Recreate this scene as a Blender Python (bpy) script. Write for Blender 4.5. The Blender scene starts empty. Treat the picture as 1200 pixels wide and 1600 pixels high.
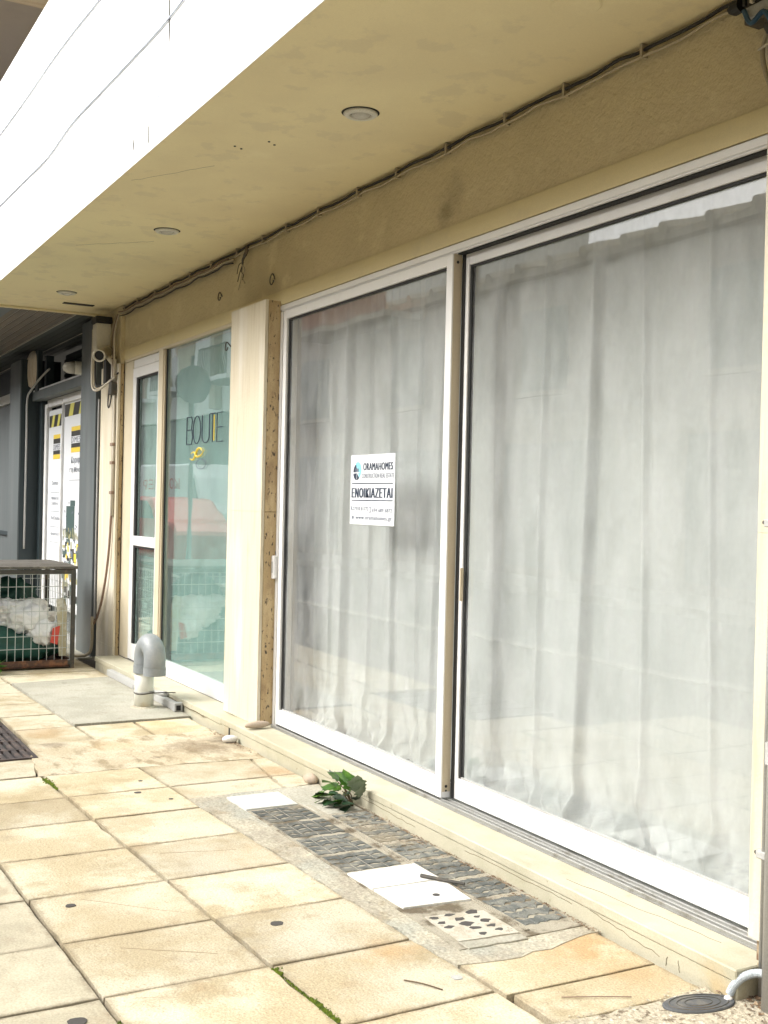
import bpy, bmesh, math, random
from mathutils import Vector, Matrix
random.seed(7)
R = math.radians
S = bpy.context.scene
COL = S.collection

# ------------------------------------------------------------------ camera, sky, sun, exposure
cam_d = bpy.data.cameras.new('camera')
cam = bpy.data.objects.new('camera', cam_d); COL.objects.link(cam); S.camera = cam
CAM = Vector((0, -2.768, 1.45))
yaw, pit, rol = R(28.857), R(-0.3766), R(1.2937)
f = Vector((-math.cos(yaw)*math.cos(pit), math.sin(yaw)*math.cos(pit), math.sin(pit)))
r = f.cross(Vector((0, 0, 1))).normalized(); u = r.cross(f)
c, s = math.cos(rol), math.sin(rol)
r2, u2 = c*r + s*u, -s*r + c*u
cam.matrix_world = Matrix(((r2.x, u2.x, -f.x, CAM.x), (r2.y, u2.y, -f.y, CAM.y), (r2.z, u2.z, -f.z, CAM.z), (0, 0, 0, 1)))
cam_d.sensor_fit = 'HORIZONTAL'; cam_d.sensor_width = 36; cam_d.lens = 36*1777/1200
cam_d.clip_start = .05; cam_d.clip_end = 2000

SUN_EL, SUN_AZ = R(40), R(200)          # azimuth: 0 = +Y, clockwise seen from above
w = bpy.data.worlds.new('World'); S.world = w; w.use_nodes = True
nt = w.node_tree; bg = nt.nodes['Background']
sky = nt.nodes.new('ShaderNodeTexSky'); sky.sky_type = 'NISHITA'; sky.sun_disc = False
sky.sun_elevation = SUN_EL; sky.sun_rotation = SUN_AZ; sky.dust_density = 4; sky.air_density = 1.3; sky.ozone_density = 1
hs = nt.nodes.new('ShaderNodeHueSaturation'); hs.inputs['Saturation'].default_value = .22
nt.links.new(sky.outputs[0], hs.inputs['Color']); nt.links.new(hs.outputs[0], bg.inputs[0])
bg.inputs[1].default_value = .15
sd = bpy.data.lights.new('sun', 'SUN'); sd.energy = 1.35; sd.angle = R(50); sd.color = (1, .97, .92)
sun = bpy.data.objects.new('sun', sd); COL.objects.link(sun)
dirv = Vector((math.sin(SUN_AZ)*math.cos(SUN_EL), math.cos(SUN_AZ)*math.cos(SUN_EL), math.sin(SUN_EL)))
sun.rotation_euler = dirv.to_track_quat('Z', 'Y').to_euler()
S.view_settings.view_transform = 'Standard'; S.view_settings.look = 'None'
S.view_settings.exposure = 1.42; S.view_settings.gamma = 1; S.view_settings.use_curve_mapping = False

# ------------------------------------------------------------------ materials
def mat(name, base, layers=(), rough=.6, bump=0, bscale=60, metal=0, vary=0, spots=(), fine=.12, fscale=180, spec=.5, bdetail=6, rvar=0, transl=0, edge=None):
    """layers: (colour, noise scale, lo, hi, stretch); spots: (x, y, z, radius, colour, strength) stains lying where the place has them, and painted overexposed patches"""
    m = bpy.data.materials.new(name); m.use_nodes = True
    t = m.node_tree; n = t.nodes; L = t.links.new
    p = n['Principled BSDF']; p.inputs['Roughness'].default_value = rough; p.inputs['Metallic'].default_value = metal
    p.inputs['Specular IOR Level'].default_value = spec
    geo = n.new('ShaderNodeNewGeometry'); pos = geo.outputs['Position']
    def noise(scale, stretch=(1, 1, 1), det=6, off=0, rg=.6):
        v = n.new('ShaderNodeMapping'); v.inputs['Scale'].default_value = stretch; v.inputs['Location'].default_value = (off, off*1.7, off*.6)
        L(pos, v.inputs[0])
        q = n.new('ShaderNodeTexNoise'); q.inputs['Scale'].default_value = scale; q.inputs['Detail'].default_value = det
        q.inputs['Roughness'].default_value = rg
        L(v.outputs[0], q.inputs['Vector']); return q.outputs[0]
    def ramp(src, lo, hi):
        q = n.new('ShaderNodeMapRange'); q.inputs[1].default_value = lo; q.inputs[2].default_value = hi; q.interpolation_type = 'SMOOTHSTEP'
        L(src, q.inputs[0]); return q.outputs[0]
    def mix(a, b, fac, mode='MIX'):
        q = n.new('ShaderNodeMix'); q.data_type = 'RGBA'; q.blend_type = mode
        for sck, val in ((q.inputs[0], fac), (q.inputs[6], a), (q.inputs[7], b)):
            if isinstance(val, (int, float)): sck.default_value = val
            elif isinstance(val, tuple): sck.default_value = (*val[:3], 1)
            else: L(val, sck)
        return q.outputs[2]
    def mul(a, b):
        q = n.new('ShaderNodeMath'); q.operation = 'MULTIPLY'
        for sck, val in ((q.inputs[0], a), (q.inputs[1], b)):
            if isinstance(val, (int, float)): sck.default_value = val
            else: L(val, sck)
        return q.outputs[0]
    col = mix(base, base, 0.0)
    for i, ly in enumerate(layers):
        cc, sc, lo, hi = ly[:4]; st = ly[4] if len(ly) > 4 else (1, 1, 1); am = ly[5] if len(ly) > 5 else 1
        col = mix(col, cc, mul(ramp(noise(sc, st, 7, 3.1+7.3*i), lo, hi), am))
    for i, (x, y, z, rad, cc, am) in enumerate(spots):
        d = n.new('ShaderNodeVectorMath'); d.operation = 'DISTANCE'; L(pos, d.inputs[0]); d.inputs[1].default_value = (x, y, z)
        a = n.new('ShaderNodeMath'); a.operation = 'MULTIPLY_ADD'
        L(noise(9, det=8, off=i*2.3, rg=.7), a.inputs[0]); a.inputs[1].default_value = rad*2.2; L(d.outputs['Value'], a.inputs[2])
        col = mix(col, cc, mul(ramp(a.outputs[0], rad*2.2, rad*1.1), am))
    if edge:
        ecol, ew, es = edge
        tc = n.new('ShaderNodeTexCoord'); sp = n.new('ShaderNodeSeparateXYZ'); L(tc.outputs['Generated'], sp.inputs[0])
        def m1(op, a, b):
            q = n.new('ShaderNodeMath'); q.operation = op
            for sck, val in ((q.inputs[0], a), (q.inputs[1], b)):
                if isinstance(val, (int, float)): sck.default_value = val
                else: L(val, sck)
            return q.outputs[0]
        ex = m1('MINIMUM', sp.outputs[0], m1('SUBTRACT', 1, sp.outputs[0])); ey = m1('MINIMUM', sp.outputs[1], m1('SUBTRACT', 1, sp.outputs[1]))
        e = m1('MINIMUM', ex, ey)
        e = m1('ADD', e, m1('MULTIPLY', m1('SUBTRACT', noise(16, det=8, off=5, rg=.75), .5), ew*3.2))
        col = mix(col, ecol, mul(ramp(e, ew, 0.0), es))
    if vary:
        oi = n.new('ShaderNodeObjectInfo')
        q = n.new('ShaderNodeMapRange'); q.inputs[3].default_value = 1-vary; q.inputs[4].default_value = 1+vary*.6
        L(oi.outputs['Random'], q.inputs[0])
        h = n.new('ShaderNodeHueSaturation'); L(q.outputs[0], h.inputs['Value']); L(col, h.inputs['Color']); col = h.outputs[0]
    if fine:
        q = n.new('ShaderNodeMapRange'); q.inputs[1].default_value = .3; q.inputs[2].default_value = .7
        q.inputs[3].default_value = 1-fine; q.inputs[4].default_value = 1+fine
        L(noise(fscale, det=3, off=9), q.inputs[0])
        h = n.new('ShaderNodeHueSaturation'); L(q.outputs[0], h.inputs['Value']); L(col, h.inputs['Color']); col = h.outputs[0]
    L(col, p.inputs['Base Color'])
    if rvar:
        q = n.new('ShaderNodeMapRange'); q.inputs[3].default_value = rough-rvar; q.inputs[4].default_value = rough+rvar
        L(noise(14, off=4), q.inputs[0]); L(q.outputs[0], p.inputs['Roughness'])
    if bump:
        b = n.new('ShaderNodeBump'); b.inputs['Distance'].default_value = bump; b.inputs['Strength'].default_value = 1
        L(noise(bscale, det=bdetail, off=1), b.inputs['Height']); L(b.outputs[0], p.inputs['Normal'])
    if transl:
        tr = n.new('ShaderNodeBsdfTranslucent'); L(col, tr.inputs[0]); ms = n.new('ShaderNodeMixShader'); ms.inputs[0].default_value = transl
        L(p.outputs[0], ms.inputs[1]); L(tr.outputs[0], ms.inputs[2]); L(ms.outputs[0], n['Material Output'].inputs[0])
    return m

def glass_mat(name, tint, f0=.045, dust=.06, dustcol=(.6, .6, .56)):
    m = bpy.data.materials.new(name); m.use_nodes = True
    t = m.node_tree; n = t.nodes; L = t.links.new
    for q in list(n):
        if q.type == 'BSDF_PRINCIPLED': n.remove(q)
    out = n['Material Output']
    geo = n.new('ShaderNodeNewGeometry')
    d = n.new('ShaderNodeVectorMath'); d.operation = 'DOT_PRODUCT'; L(geo.outputs['Incoming'], d.inputs[0]); L(geo.outputs['Normal'], d.inputs[1])
    def mth(op, a, b=None):
        q = n.new('ShaderNodeMath'); q.operation = op
        for i, v in enumerate((a, b)):
            if v is None: continue
            if isinstance(v, (int, float)): q.inputs[i].default_value = v
            else: L(v, q.inputs[i])
        return q.outputs[0]
    k = mth('POWER', mth('SUBTRACT', 1, mth('ABSOLUTE', d.outputs['Value'])), 5)
    F = mth('MINIMUM', mth('ADD', mth('MULTIPLY', k, 1-f0), f0), 1)
    tr = n.new('ShaderNodeBsdfTransparent'); tr.inputs[0].default_value = (*tint, 1)
    gl = n.new('ShaderNodeBsdfGlossy'); gl.inputs['Roughness'].default_value = .012; gl.inputs[0].default_value = (1, 1, 1, 1)
    # faint waviness of old float glass
    nz = n.new('ShaderNodeTexNoise'); nz.inputs['Scale'].default_value = 1.3; L(geo.outputs['Position'], nz.inputs['Vector'])
    bp = n.new('ShaderNodeBump'); bp.inputs['Distance'].default_value = .0014; L(nz.outputs[0], bp.inputs['Height']); L(bp.outputs[0], gl.inputs['Normal'])
    ms = n.new('ShaderNodeMixShader'); L(F, ms.inputs[0]); L(tr.outputs[0], ms.inputs[1]); L(gl.outputs[0], ms.inputs[2])
    df = n.new('ShaderNodeBsdfDiffuse'); df.inputs[0].default_value = (*dustcol, 1)
    mp = n.new('ShaderNodeMapping'); mp.inputs['Scale'].default_value = (3, 1, 1.1); L(geo.outputs['Position'], mp.inputs[0])
    n2 = n.new('ShaderNodeTexNoise'); n2.inputs['Scale'].default_value = 2.2; n2.inputs['Detail'].default_value = 9; n2.inputs['Roughness'].default_value = .72
    L(mp.outputs[0], n2.inputs['Vector'])
    mr = n.new('ShaderNodeMapRange'); mr.inputs[1].default_value = .35; mr.inputs[2].default_value = .75; mr.inputs[3].default_value = dust*.35; mr.inputs[4].default_value = dust*1.8
    L(n2.outputs[0], mr.inputs[0])
    m2 = n.new('ShaderNodeMixShader'); L(mr.outputs[0], m2.inputs[0]); L(ms.outputs[0], m2.inputs[1]); L(df.outputs[0], m2.inputs[2])
    L(m2.outputs[0], out.inputs[0]); return m

CREAM = (.60, .50, .31)
M = {}
stain = (.42, .24, .08)
dirt = (.20, .15, .09)
M['slab'] = mat('paving_stone', (.445, .37, .235), [((.58, .525, .39), 1.9, .40, .58), ((.33, .265, .15), 3.1, .52, .68, (1, 1, 1), .75), ((.29, .24, .17), 5, .58, .74, (1, 1, 1), .45), ((.54, .49, .38), 9, .58, .72, (1, 1, 1), .5), ((.31, .22, .12), 60, .58, .68, (1, 1, 1), .45), ((.16, .11, .065), 105, .665, .70, (1, 1, 1), .8), ((.34, .25, .14), 4.2, .60, .72, (1, 1, 1), .55)],
    rough=.85, bump=.0045, bscale=75, vary=.15, fine=.24, fscale=150, edge=((.22, .17, .10), .05, .55),
    spots=[(-3.0, -.35, 0, .28, (.42, .26, .11), .75), (-2.7, -.35, 0, .13, (.40, .27, .13), .6), (-6.35, -.45, 0, .3, dirt, .75), (-6.6, -.75, 0, .25, (.4, .27, .12), .5), (-7.1, -1.2, 0, .25, stain, .5),
           (-3.2, -.95, 0, .14, (.45, .28, .12), .6), (-5.6, -.3, 0, .2, (.38, .24, .11), .7), (-4.3, -.98, 0, .18, (.55, .36, .18), .45), (-7.2, -.5, 0, .22, (.5, .3, .1), .4),
           (-3.4, -1.15, 0, .3, (.60, .56, .45), .6), (-4.3, -1.1, 0, .35, (.60, .56, .45), .6), (-5.1, -1.05, 0, .3, (.60, .56, .45), .5), (-2.95, -1.0, 0, .25, (.60, .56, .45), .6)])  # this row: overexposed glare on the bright slabs, painted as pale patches
M['slab_grey'] = mat('greyish_paving_stone', (.40, .36, .26), [((.50, .45, .33), 3, .42, .62), ((.33, .27, .18), 5, .52, .7, (1, 2, 1), .7)], rough=.85, bump=.003, bscale=70, vary=.08, fine=.15, fscale=130, edge=((.17, .14, .09), .05, .5))
M['bed'] = mat('joint_mortar_dirt', (.035, .027, .018), [((.14, .105, .07), 9, .55, .70)], rough=.95, bump=.006, bscale=60)
M['mortar'] = mat('rough_mortar', (.36, .325, .25), [((.47, .43, .33), 3, .40, .6), ((.27, .22, .14), 7, .54, .70, (1, 1, 1), .7), ((.33, .345, .30), 2.2, .52, .66, (1, 1, 1), .6)], rough=.95, bump=.012, bscale=45, fine=.25, fscale=90,
    spots=[(-6.35, -.45, 0, .3, dirt, .85), (-6.5, -.25, 0, .14, (.10, .075, .045), .8), (-6.6, -.9, 0, .2, (.45, .32, .16), .5)])
M['band'] = mat('dirty_cream_screed', (.44, .37, .25), [((.52, .46, .34), 3, .42, .6), ((.27, .21, .12), 5, .50, .66, (1, 2.2, 1), .8), ((.17, .13, .08), 11, .60, .70, (1, 1, 1), .7)], rough=.9, bump=.010, bscale=40, fine=.22, fscale=110,
    spots=[(-6.35, -.45, 0, .3, dirt, .85), (-6.5, -.25, 0, .14, (.10, .075, .045), .8), (-6.6, -.9, 0, .2, (.45, .32, .16), .5), (-6.75, -1.25, 0, .12, (.18, .14, .09), .7)])
M['gravelcrete'] = mat('exposed_aggregate', (.46, .41, .31), [((.20, .16, .11), 42, .56, .62), ((.62, .58, .50), 55, .60, .66)], rough=.95, bump=.012, bscale=55, fine=.3, fscale=110)
M['patch'] = mat('grey_concrete', (.34, .325, .26), [((.41, .39, .32), 3, .4, .62), ((.27, .25, .19), 7, .55, .72, (1, 1, 1), .7), ((.16, .14, .11), 4, .66, .74, (1, 1, 1), .6)], rough=.9, bump=.006, bscale=50, fine=.2, fscale=90)
M['tile_dark'] = mat('dark_paver', (.085, .092, .085), [((.17, .17, .145), 14, .42, .6), ((.25, .21, .14), 5, .50, .68, (1, 1, 1), .85), ((.34, .31, .24), 30, .60, .68, (1, 1, 1), .6)], rough=.8, bump=.003, bscale=90, vary=.25, fine=.2)
M['tile_joint'] = mat('paver_groove_mortar', (.34, .31, .24), [((.12, .095, .06), 9, .46, .62)], rough=.95, bump=.004, bscale=90, fine=.2)
M['worn_mortar'] = mat('worn_pale_mortar', (.48, .45, .37), [((.40, .36, .28), 14, .48, .62), ((.25, .21, .15), 30, .58, .66, (1, 1, 1), .7)], rough=.9, bump=.004, bscale=70)
M['cover_grey'] = mat('pale_grey_plate', (.56, .56, .52), [((.44, .42, .36), 7, .5, .75, (1, 1, 1), .6)], rough=.6)
M['cover_white'] = mat('white_access_plate', (.70, .69, .64), [((.50, .45, .35), 6, .54, .74, (1, 1, 1), .7), ((.36, .30, .21), 30, .64, .72, (1, 1, 1), .6)], rough=.55, bump=.001, bscale=40)
M['wall'] = mat('stucco', (.65, .555, .345), [((.56, .475, .29), 1.4, .45, .68, (1, 1, 1), .8), ((.69, .60, .385), 4, .55, .7)], rough=.9, bump=.011, bscale=38, fine=.08, bdetail=8,
    spots=[(-4.45, 0, 2.86, .16, (.36, .30, .19), .5), (-4.5, 0, 2.80, .07, (.25, .20, .12), .5)])
M['trim'] = mat('smooth_painted_trim', (.66, .57, .33), [((.60, .52, .32), 3, .5, .7)], rough=.8, bump=.0015, bscale=30, fine=.04)
M['soffit'] = mat('painted_soffit', (.80, .70, .425), [((.74, .64, .39), .9, .42, .66), ((.83, .74, .47), 2.6, .58, .72, (1, 1, 1), .6), ((.50, .43, .28), 12, .64, .8, (1, 1, 1), .4), ((.60, .52, .34), 5, .55, .62, (1, 1, 1), .35)], rough=.75, bump=.0022, bscale=12, fine=.03)
M['fascia'] = mat('white_fascia_paint', (.80, .80, .775), [((.74, .74, .72), 1.2, .5, .75, (1, 1, .4), .6)], rough=.6, bump=.0008, bscale=20, fine=.02)
M['plinth'] = mat('pale_plinth_marble', (.47, .44, .33), [((.40, .375, .27), 2.4, .45, .65), ((.50, .52, .40), 5, .58, .72, (1, 1, 2), .6), ((.33, .27, .17), 7, .58, .74, (1, 1, 1), .65), ((.20, .16, .10), 22, .66, .74, (1, 1, 1), .6)], rough=.65, bump=.003, bscale=30, fine=.10,
    spots=[(-2.5, -.21, .02, .08, (.5, .36, .18), .6), (-6.6, -.21, .0, .1, (.35, .27, .16), .6)])
M['travertine'] = mat('pale_travertine', (.62, .555, .415), [((.50, .42, .29), 9, .46, .70, (6, 6, .28), .75), ((.44, .34, .20), 5, .62, .76, (2, 2, .5), .6), ((.70, .65, .55), 2, .45, .7, (3, 3, .4)), ((.52, .42, .27), 3, .60, .8, (2, 2, .6), .6), ((.28, .21, .13), 34, .69, .72, (2.5, 2.5, .8), .8)], rough=.6, bump=.0016, bscale=70, fine=.05)
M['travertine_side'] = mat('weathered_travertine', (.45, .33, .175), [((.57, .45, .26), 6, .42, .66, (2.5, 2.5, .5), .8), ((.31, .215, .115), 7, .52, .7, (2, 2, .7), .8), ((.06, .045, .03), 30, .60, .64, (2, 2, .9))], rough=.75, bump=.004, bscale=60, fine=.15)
M['alu'] = mat('white_aluminium', (.76, .755, .74), [((.64, .62, .56), 4, .54, .72, (1, 1, 1), .6), ((.40, .36, .29), 26, .68, .75, (1, 1, 1), .5)], rough=.35, fine=.02, spec=.5)
M['alu_beige'] = mat('beige_aluminium', (.60, .53, .39), [((.55, .48, .34), 4, .5, .7)], rough=.4, fine=.03)
M['alu_tan'] = mat('tan_profile', (.50, .42, .29), [((.40, .33, .22), 2, .5, .7, (3, 3, .5))], rough=.45, fine=.05)
M['track'] = mat('dull_aluminium_track', (.33, .33, .31), [((.22, .21, .18), 12, .5, .7)], rough=.45, metal=.5)
M['rubber'] = mat('black_gasket', (.012, .012, .012), rough=.6, fine=0)
M['dark'] = mat('dark_void', (.02, .02, .02), rough=.9, fine=0)
M['room'] = mat('interior_wall', (.22, .21, .2), rough=.9)
M['curtain'] = mat('curtain_cloth', (.665, .69, .67), [((.61, .635, .615), 1.6, .42, .7, (3, 3, .4)), ((.52, .54, .53), 5, .62, .8, (1, 1, 1), .5)], rough=.95, bump=.001, bscale=300, fine=.04, transl=.25)
M['teal'] = mat('teal_window_film', (.31, .455, .43), [((.37, .50, .475), 1.2, .4, .7, (2, 2, .5)), ((.26, .405, .38), 3, .55, .75, (1, 1, .5), .7)], rough=.5, fine=.02)
M['door_film'] = mat('pale_teal_film', (.36, .50, .46), [((.46, .56, .52), 1.5, .4, .7, (3, 3, .3))], rough=.5, fine=.02)
M['glass'] = glass_mat('shop_glass', (.96, .97, .965), .08, .14, (.60, .61, .61))
M['glass_teal'] = glass_mat('teal_shop_glass', (.92, .965, .955), .17, .07, (.5, .62, .58))
M['ink'] = mat('dark_ink', (.022, .035, .06), rough=.6, fine=0)
M['ink_grey'] = mat('grey_ink', (.14, .16, .20), rough=.6, fine=0)
M['cyan'] = mat('cyan_ink', (.22, .68, .82), rough=.6, fine=0)
M['paper'] = mat('white_print', (.68, .70, .72), rough=.5, fine=.01)
M['yellow'] = mat('yellow_print', (.75, .55, .06), rough=.5, fine=.02)
M['stripe_y'] = mat('yellow_stripe', (.62, .58, .12), rough=.5, fine=.02)
M['black'] = mat('black_print', (.03, .03, .028), rough=.5, fine=0)
M['red'] = mat('red_paint', (.62, .07, .045), rough=.35, fine=0)
M['pvc_grey'] = mat('grey_pvc', (.25, .27, .275), [((.36, .365, .35), 7, .5, .7, (1, 1, 1), .6), ((.16, .165, .16), 40, .62, .7, (3, 3, .5), .5)], rough=.45, fine=.04)
M['pvc_white'] = mat('cream_pvc', (.72, .71, .62), [((.62, .59, .46), 7, .5, .75, (1, 1, .4), .6)], rough=.45, fine=.03, spots=[(-7.6, -.42, 0, .06, (.4, .26, .06), .8)])
M['cable_beige'] = mat('beige_cable', (.42, .36, .25), rough=.7)
M['cable_pale'] = mat('pale_cable', (.55, .50, .40), rough=.6)
M['cable_brown'] = mat('brown_cable', (.25, .17, .12), rough=.7)
M['cable_black'] = mat('black_cable', (.03, .028, .025), rough=.7)
M['cable_blue'] = mat('bluish_grey_cable', (.46, .50, .58), rough=.6, fine=0)
M['metal_dark'] = mat('dark_steel', (.07, .065, .055), [((.16, .12, .08), 10, .5, .65)], rough=.6, metal=.3)
M['rust_dark'] = mat('dark_brown_iron', (.045, .036, .034), [((.09, .065, .055), 14, .45, .6)], rough=.8, bump=.002, bscale=80)
M['rust'] = mat('rusty_steel', (.09, .05, .035), [((.22, .10, .05), 14, .45, .6)], rough=.85, bump=.002, bscale=80)
M['galv'] = mat('galvanised_wire', (.60, .63, .60), rough=.4, metal=.3)
M['cover_dark'] = mat('dusty_black_plastic', (.075, .08, .085), [((.16, .15, .13), 9, .48, .66)], rough=.6, bump=.002, bscale=50)
M['conduit'] = mat('grey_conduit', (.41, .41, .395), [((.28, .27, .25), 6, .5, .7, (1, 1, .3), .7)], rough=.5)
M['flex'] = mat('grey_flexible_hose', (.42, .46, .48), rough=.45)
M['anthracite'] = mat('anthracite_cladding', (.095, .112, .115), [((.13, .145, .145), 1.2, .45, .7, (3, 3, .4)), ((.075, .085, .085), 6, .55, .75, (1, 1, .3), .6)], rough=.5, fine=.04)
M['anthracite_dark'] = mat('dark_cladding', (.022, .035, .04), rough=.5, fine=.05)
M['plank'] = mat('brown_ceiling_plank', (.135, .108, .075), [((.095, .08, .06), 3, .45, .65, (.4, 5, 1))], rough=.55, vary=.2)
M['plank_shaded'] = mat('shade_toned_plank', (.035, .045, .042), rough=.6, vary=.3)  # plank colour darkened for the shade deeper under the ceiling
M['plank_edge'] = mat('pale_joint_strip', (.48, .45, .38), rough=.4)
M['wood_grey'] = mat('weathered_plank', (.11, .10, .085), [((.06, .055, .045), 6, .45, .62, (6, .8, 1)), ((.25, .23, .19), 9, .55, .7, (6, .8, 1))], rough=.9, bump=.006, bscale=30)
M['tarp'] = mat('dark_green_tarp', (.012, .07, .052), [((.03, .13, .10), 5, .5, .7)], rough=.5, bump=.01, bscale=14)
M['bag'] = mat('white_plastic_bag', (.86, .86, .85), [((.78, .79, .78), 7, .5, .75)], rough=.35, bump=.012, bscale=20, fine=.02)
M['cardboard'] = mat('yellowish_board', (.50, .45, .30), [((.65, .62, .52), 12, .45, .6)], rough=.8)
M['lamp_white'] = mat('aged_white_plastic', (.62, .60, .52), rough=.5)
M['lens'] = mat('frosted_lens', (.50, .48, .42), rough=.25)
M['camera_white'] = mat('camera_shell', (.66, .62, .52), rough=.4)
M['leaf'] = mat('leaf_green', (.055, .15, .018), [((.12, .25, .03), 20, .45, .62), ((.02, .07, .018), 16, .55, .7)], rough=.45, vary=.45, transl=.3)
M['leaf_dark'] = mat('leaf_dark_green', (.014, .045, .018), [((.035, .09, .03), 20, .5, .7)], rough=.4, vary=.3)
M['leaf_grey'] = mat('leaf_grey_green', (.17, .20, .13), [((.10, .14, .07), 20, .45, .65)], rough=.6, vary=.2, transl=.2)
M['stem'] = mat('plant_stem', (.11, .075, .04), rough=.8)
M['moss'] = mat('moss', (.14, .19, .015), [((.07, .11, .012), 60, .45, .6)], rough=1)
M['dry'] = mat('dry_leaf_litter', (.13, .075, .04), [((.30, .22, .14), 40, .45, .6)], rough=.95)
M['stain_line'] = mat('scratch_stain', (.32, .25, .16), rough=.9)
M['crack_line'] = mat('crack_dirt', (.16, .13, .08), rough=.95)
M['gum'] = mat('dark_gum', (.06, .055, .05), rough=.8)
M['stone_white'] = mat('white_pebble', (.72, .70, .66), rough=.7)
M['stone_tan'] = mat('tan_stone', (.42, .34, .26), rough=.85, bump=.002, bscale=60)
M['brick'] = mat('broken_clay', (.17, .10, .06), [((.34, .26, .17), 20, .45, .6)], rough=.95, bump=.01, bscale=50)
M['asphalt'] = mat('asphalt', (.055, .055, .055), rough=.9, bump=.004, bscale=120, fine=.25)
M['kerb'] = mat('kerb_stone', (.34, .32, .28), rough=.85, bump=.003, bscale=60)
M['ground'] = mat('ground_earth', (.16, .14, .11), rough=1)
M['opp_white'] = mat('opposite_white_render', (.80, .82, .80), rough=.85)
M['opp_pink'] = mat('opposite_pink_render', (.42, .36, .31), [((.34, .28, .24), .6, .45, .65)], rough=.9)
M['opp_beige'] = mat('opposite_beige_render', (.50, .45, .36), rough=.9)
M['opp_dark'] = mat('opposite_shopfront', (.07, .10, .10), rough=.3)
M['opp_grey'] = mat('opposite_grey_trim', (.22, .24, .24), rough=.6)
M['terracotta'] = mat('terracotta', (.45, .16, .07), rough=.8)
M['white_paint'] = mat('white_vehicle_paint', (.75, .76, .76), rough=.3, fine=0)
M['sign_back'] = mat('grey_sign_back', (.20, .22, .22), rough=.5)
M['neigh_wall'] = mat('neighbour_grey_soffit', (.62, .56, .50), [((.52, .47, .42), .8, .4, .7)], rough=.8, fine=.04)
M['wood_pale'] = mat('pale_timber_edge', (.80, .70, .56), [((.70, .58, .43), 5, .45, .65, (5, .6, 1))], rough=.7)
M['green_leaf2'] = M['leaf']

# ------------------------------------------------------------------ mesh helpers
class MB:
    def __init__(s): s.v = []; s.f = []
    def box(s, x0, x1, y0, y1, z0, z1):
        b = len(s.v)
        s.v += [(x, y, z) for z in (z0, z1) for y in (y0, y1) for x in (x0, x1)]
        s.f += [tuple(b+i for i in q) for q in ((0, 2, 3, 1), (4, 5, 7, 6), (0, 1, 5, 4), (2, 6, 7, 3), (0, 4, 6, 2), (1, 3, 7, 5))]
        return s
    def prism(s, pts, z0, z1, axis='z'):
        b = len(s.v); n = len(pts)
        def P(a, h): return (a[0], a[1], h) if axis == 'z' else ((a[0], h, a[1]) if axis == 'y' else (h, a[0], a[1]))
        s.v += [P(a, z0) for a in pts] + [P(a, z1) for a in pts]
        s.f.append(tuple(b+i for i in range(n))[::-1]); s.f.append(tuple(b+n+i for i in range(n)))
        for i in range(n):
            j = (i+1) % n; s.f.append((b+i, b+j, b+n+j, b+n+i))
        return s
    def tube(s, pts, rad, n=8, caps=True):
        pts = [Vector(p) for p in pts]; rings = []
        prev = None
        for i, p in enumerate(pts):
            a = pts[max(i-1, 0)]; c2 = pts[min(i+1, len(pts)-1)]; d = (c2-a).normalized()
            if prev is None:
                up = Vector((0, 0, 1)) if abs(d.z) < .9 else Vector((1, 0, 0)); x = d.cross(up).normalized()
            else:
                x = (prev - d*prev.dot(d)).normalized()
            prev = x; y = d.cross(x)
            rr = rad[i] if isinstance(rad, (list, tuple)) else rad
            b = len(s.v); rings.append(b)
            for k in range(n):
                t = 2*math.pi*k/n; s.v.append(tuple(p + (x*math.cos(t)+y*math.sin(t))*rr))
        for a, b in zip(rings, rings[1:]):
            for k in range(n): k2 = (k+1) % n; s.f.append((a+k, a+k2, b+k2, b+k))
        if caps: s.f.append(tuple(rings[0]+k for k in range(n))[::-1]); s.f.append(tuple(rings[-1]+k for k in range(n)))
        return s
    def lathe(s, prof, center, axis=(0, 0, 1), n=24):
        ax = Vector(axis).normalized(); up = Vector((0, 0, 1)) if abs(ax.z) < .9 else Vector((1, 0, 0))
        x = ax.cross(up).normalized(); y = ax.cross(x); c0 = Vector(center); rings = []
        for (rr, h) in prof:
            b = len(s.v); rings.append(b)
            for k in range(n):
                t = 2*math.pi*k/n; s.v.append(tuple(c0 + ax*h + (x*math.cos(t)+y*math.sin(t))*max(rr, 1e-4)))
        for a, b in zip(rings, rings[1:]):
            for k in range(n): k2 = (k+1) % n; s.f.append((a+k, a+k2, b+k2, b+k))
        s.f.append(tuple(rings[0]+k for k in range(n))[::-1]); s.f.append(tuple(rings[-1]+k for k in range(n)))
        return s
    def build(s, name, m, parent=None, smooth=False, bevel=0, **tags):
        me = bpy.data.meshes.new(name); me.from_pydata(s.v, [], s.f); me.update()
        bm = bmesh.new(); bm.from_mesh(me)
        bmesh.ops.recalc_face_normals(bm, faces=bm.faces)
        if bevel:
            bmesh.ops.bevel(bm, geom=bm.edges[:], offset=bevel, segments=1, affect='EDGES', clamp_overlap=True)
        bm.to_mesh(me); bm.free()
        if smooth: me.shade_smooth() if hasattr(me, 'shade_smooth') else None
        me.materials.append(m if not isinstance(m, str) else M[m])
        o = bpy.data.objects.new(name, me); COL.objects.link(o)
        if parent: par(o, parent)
        tag(o, **tags); return o

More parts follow.
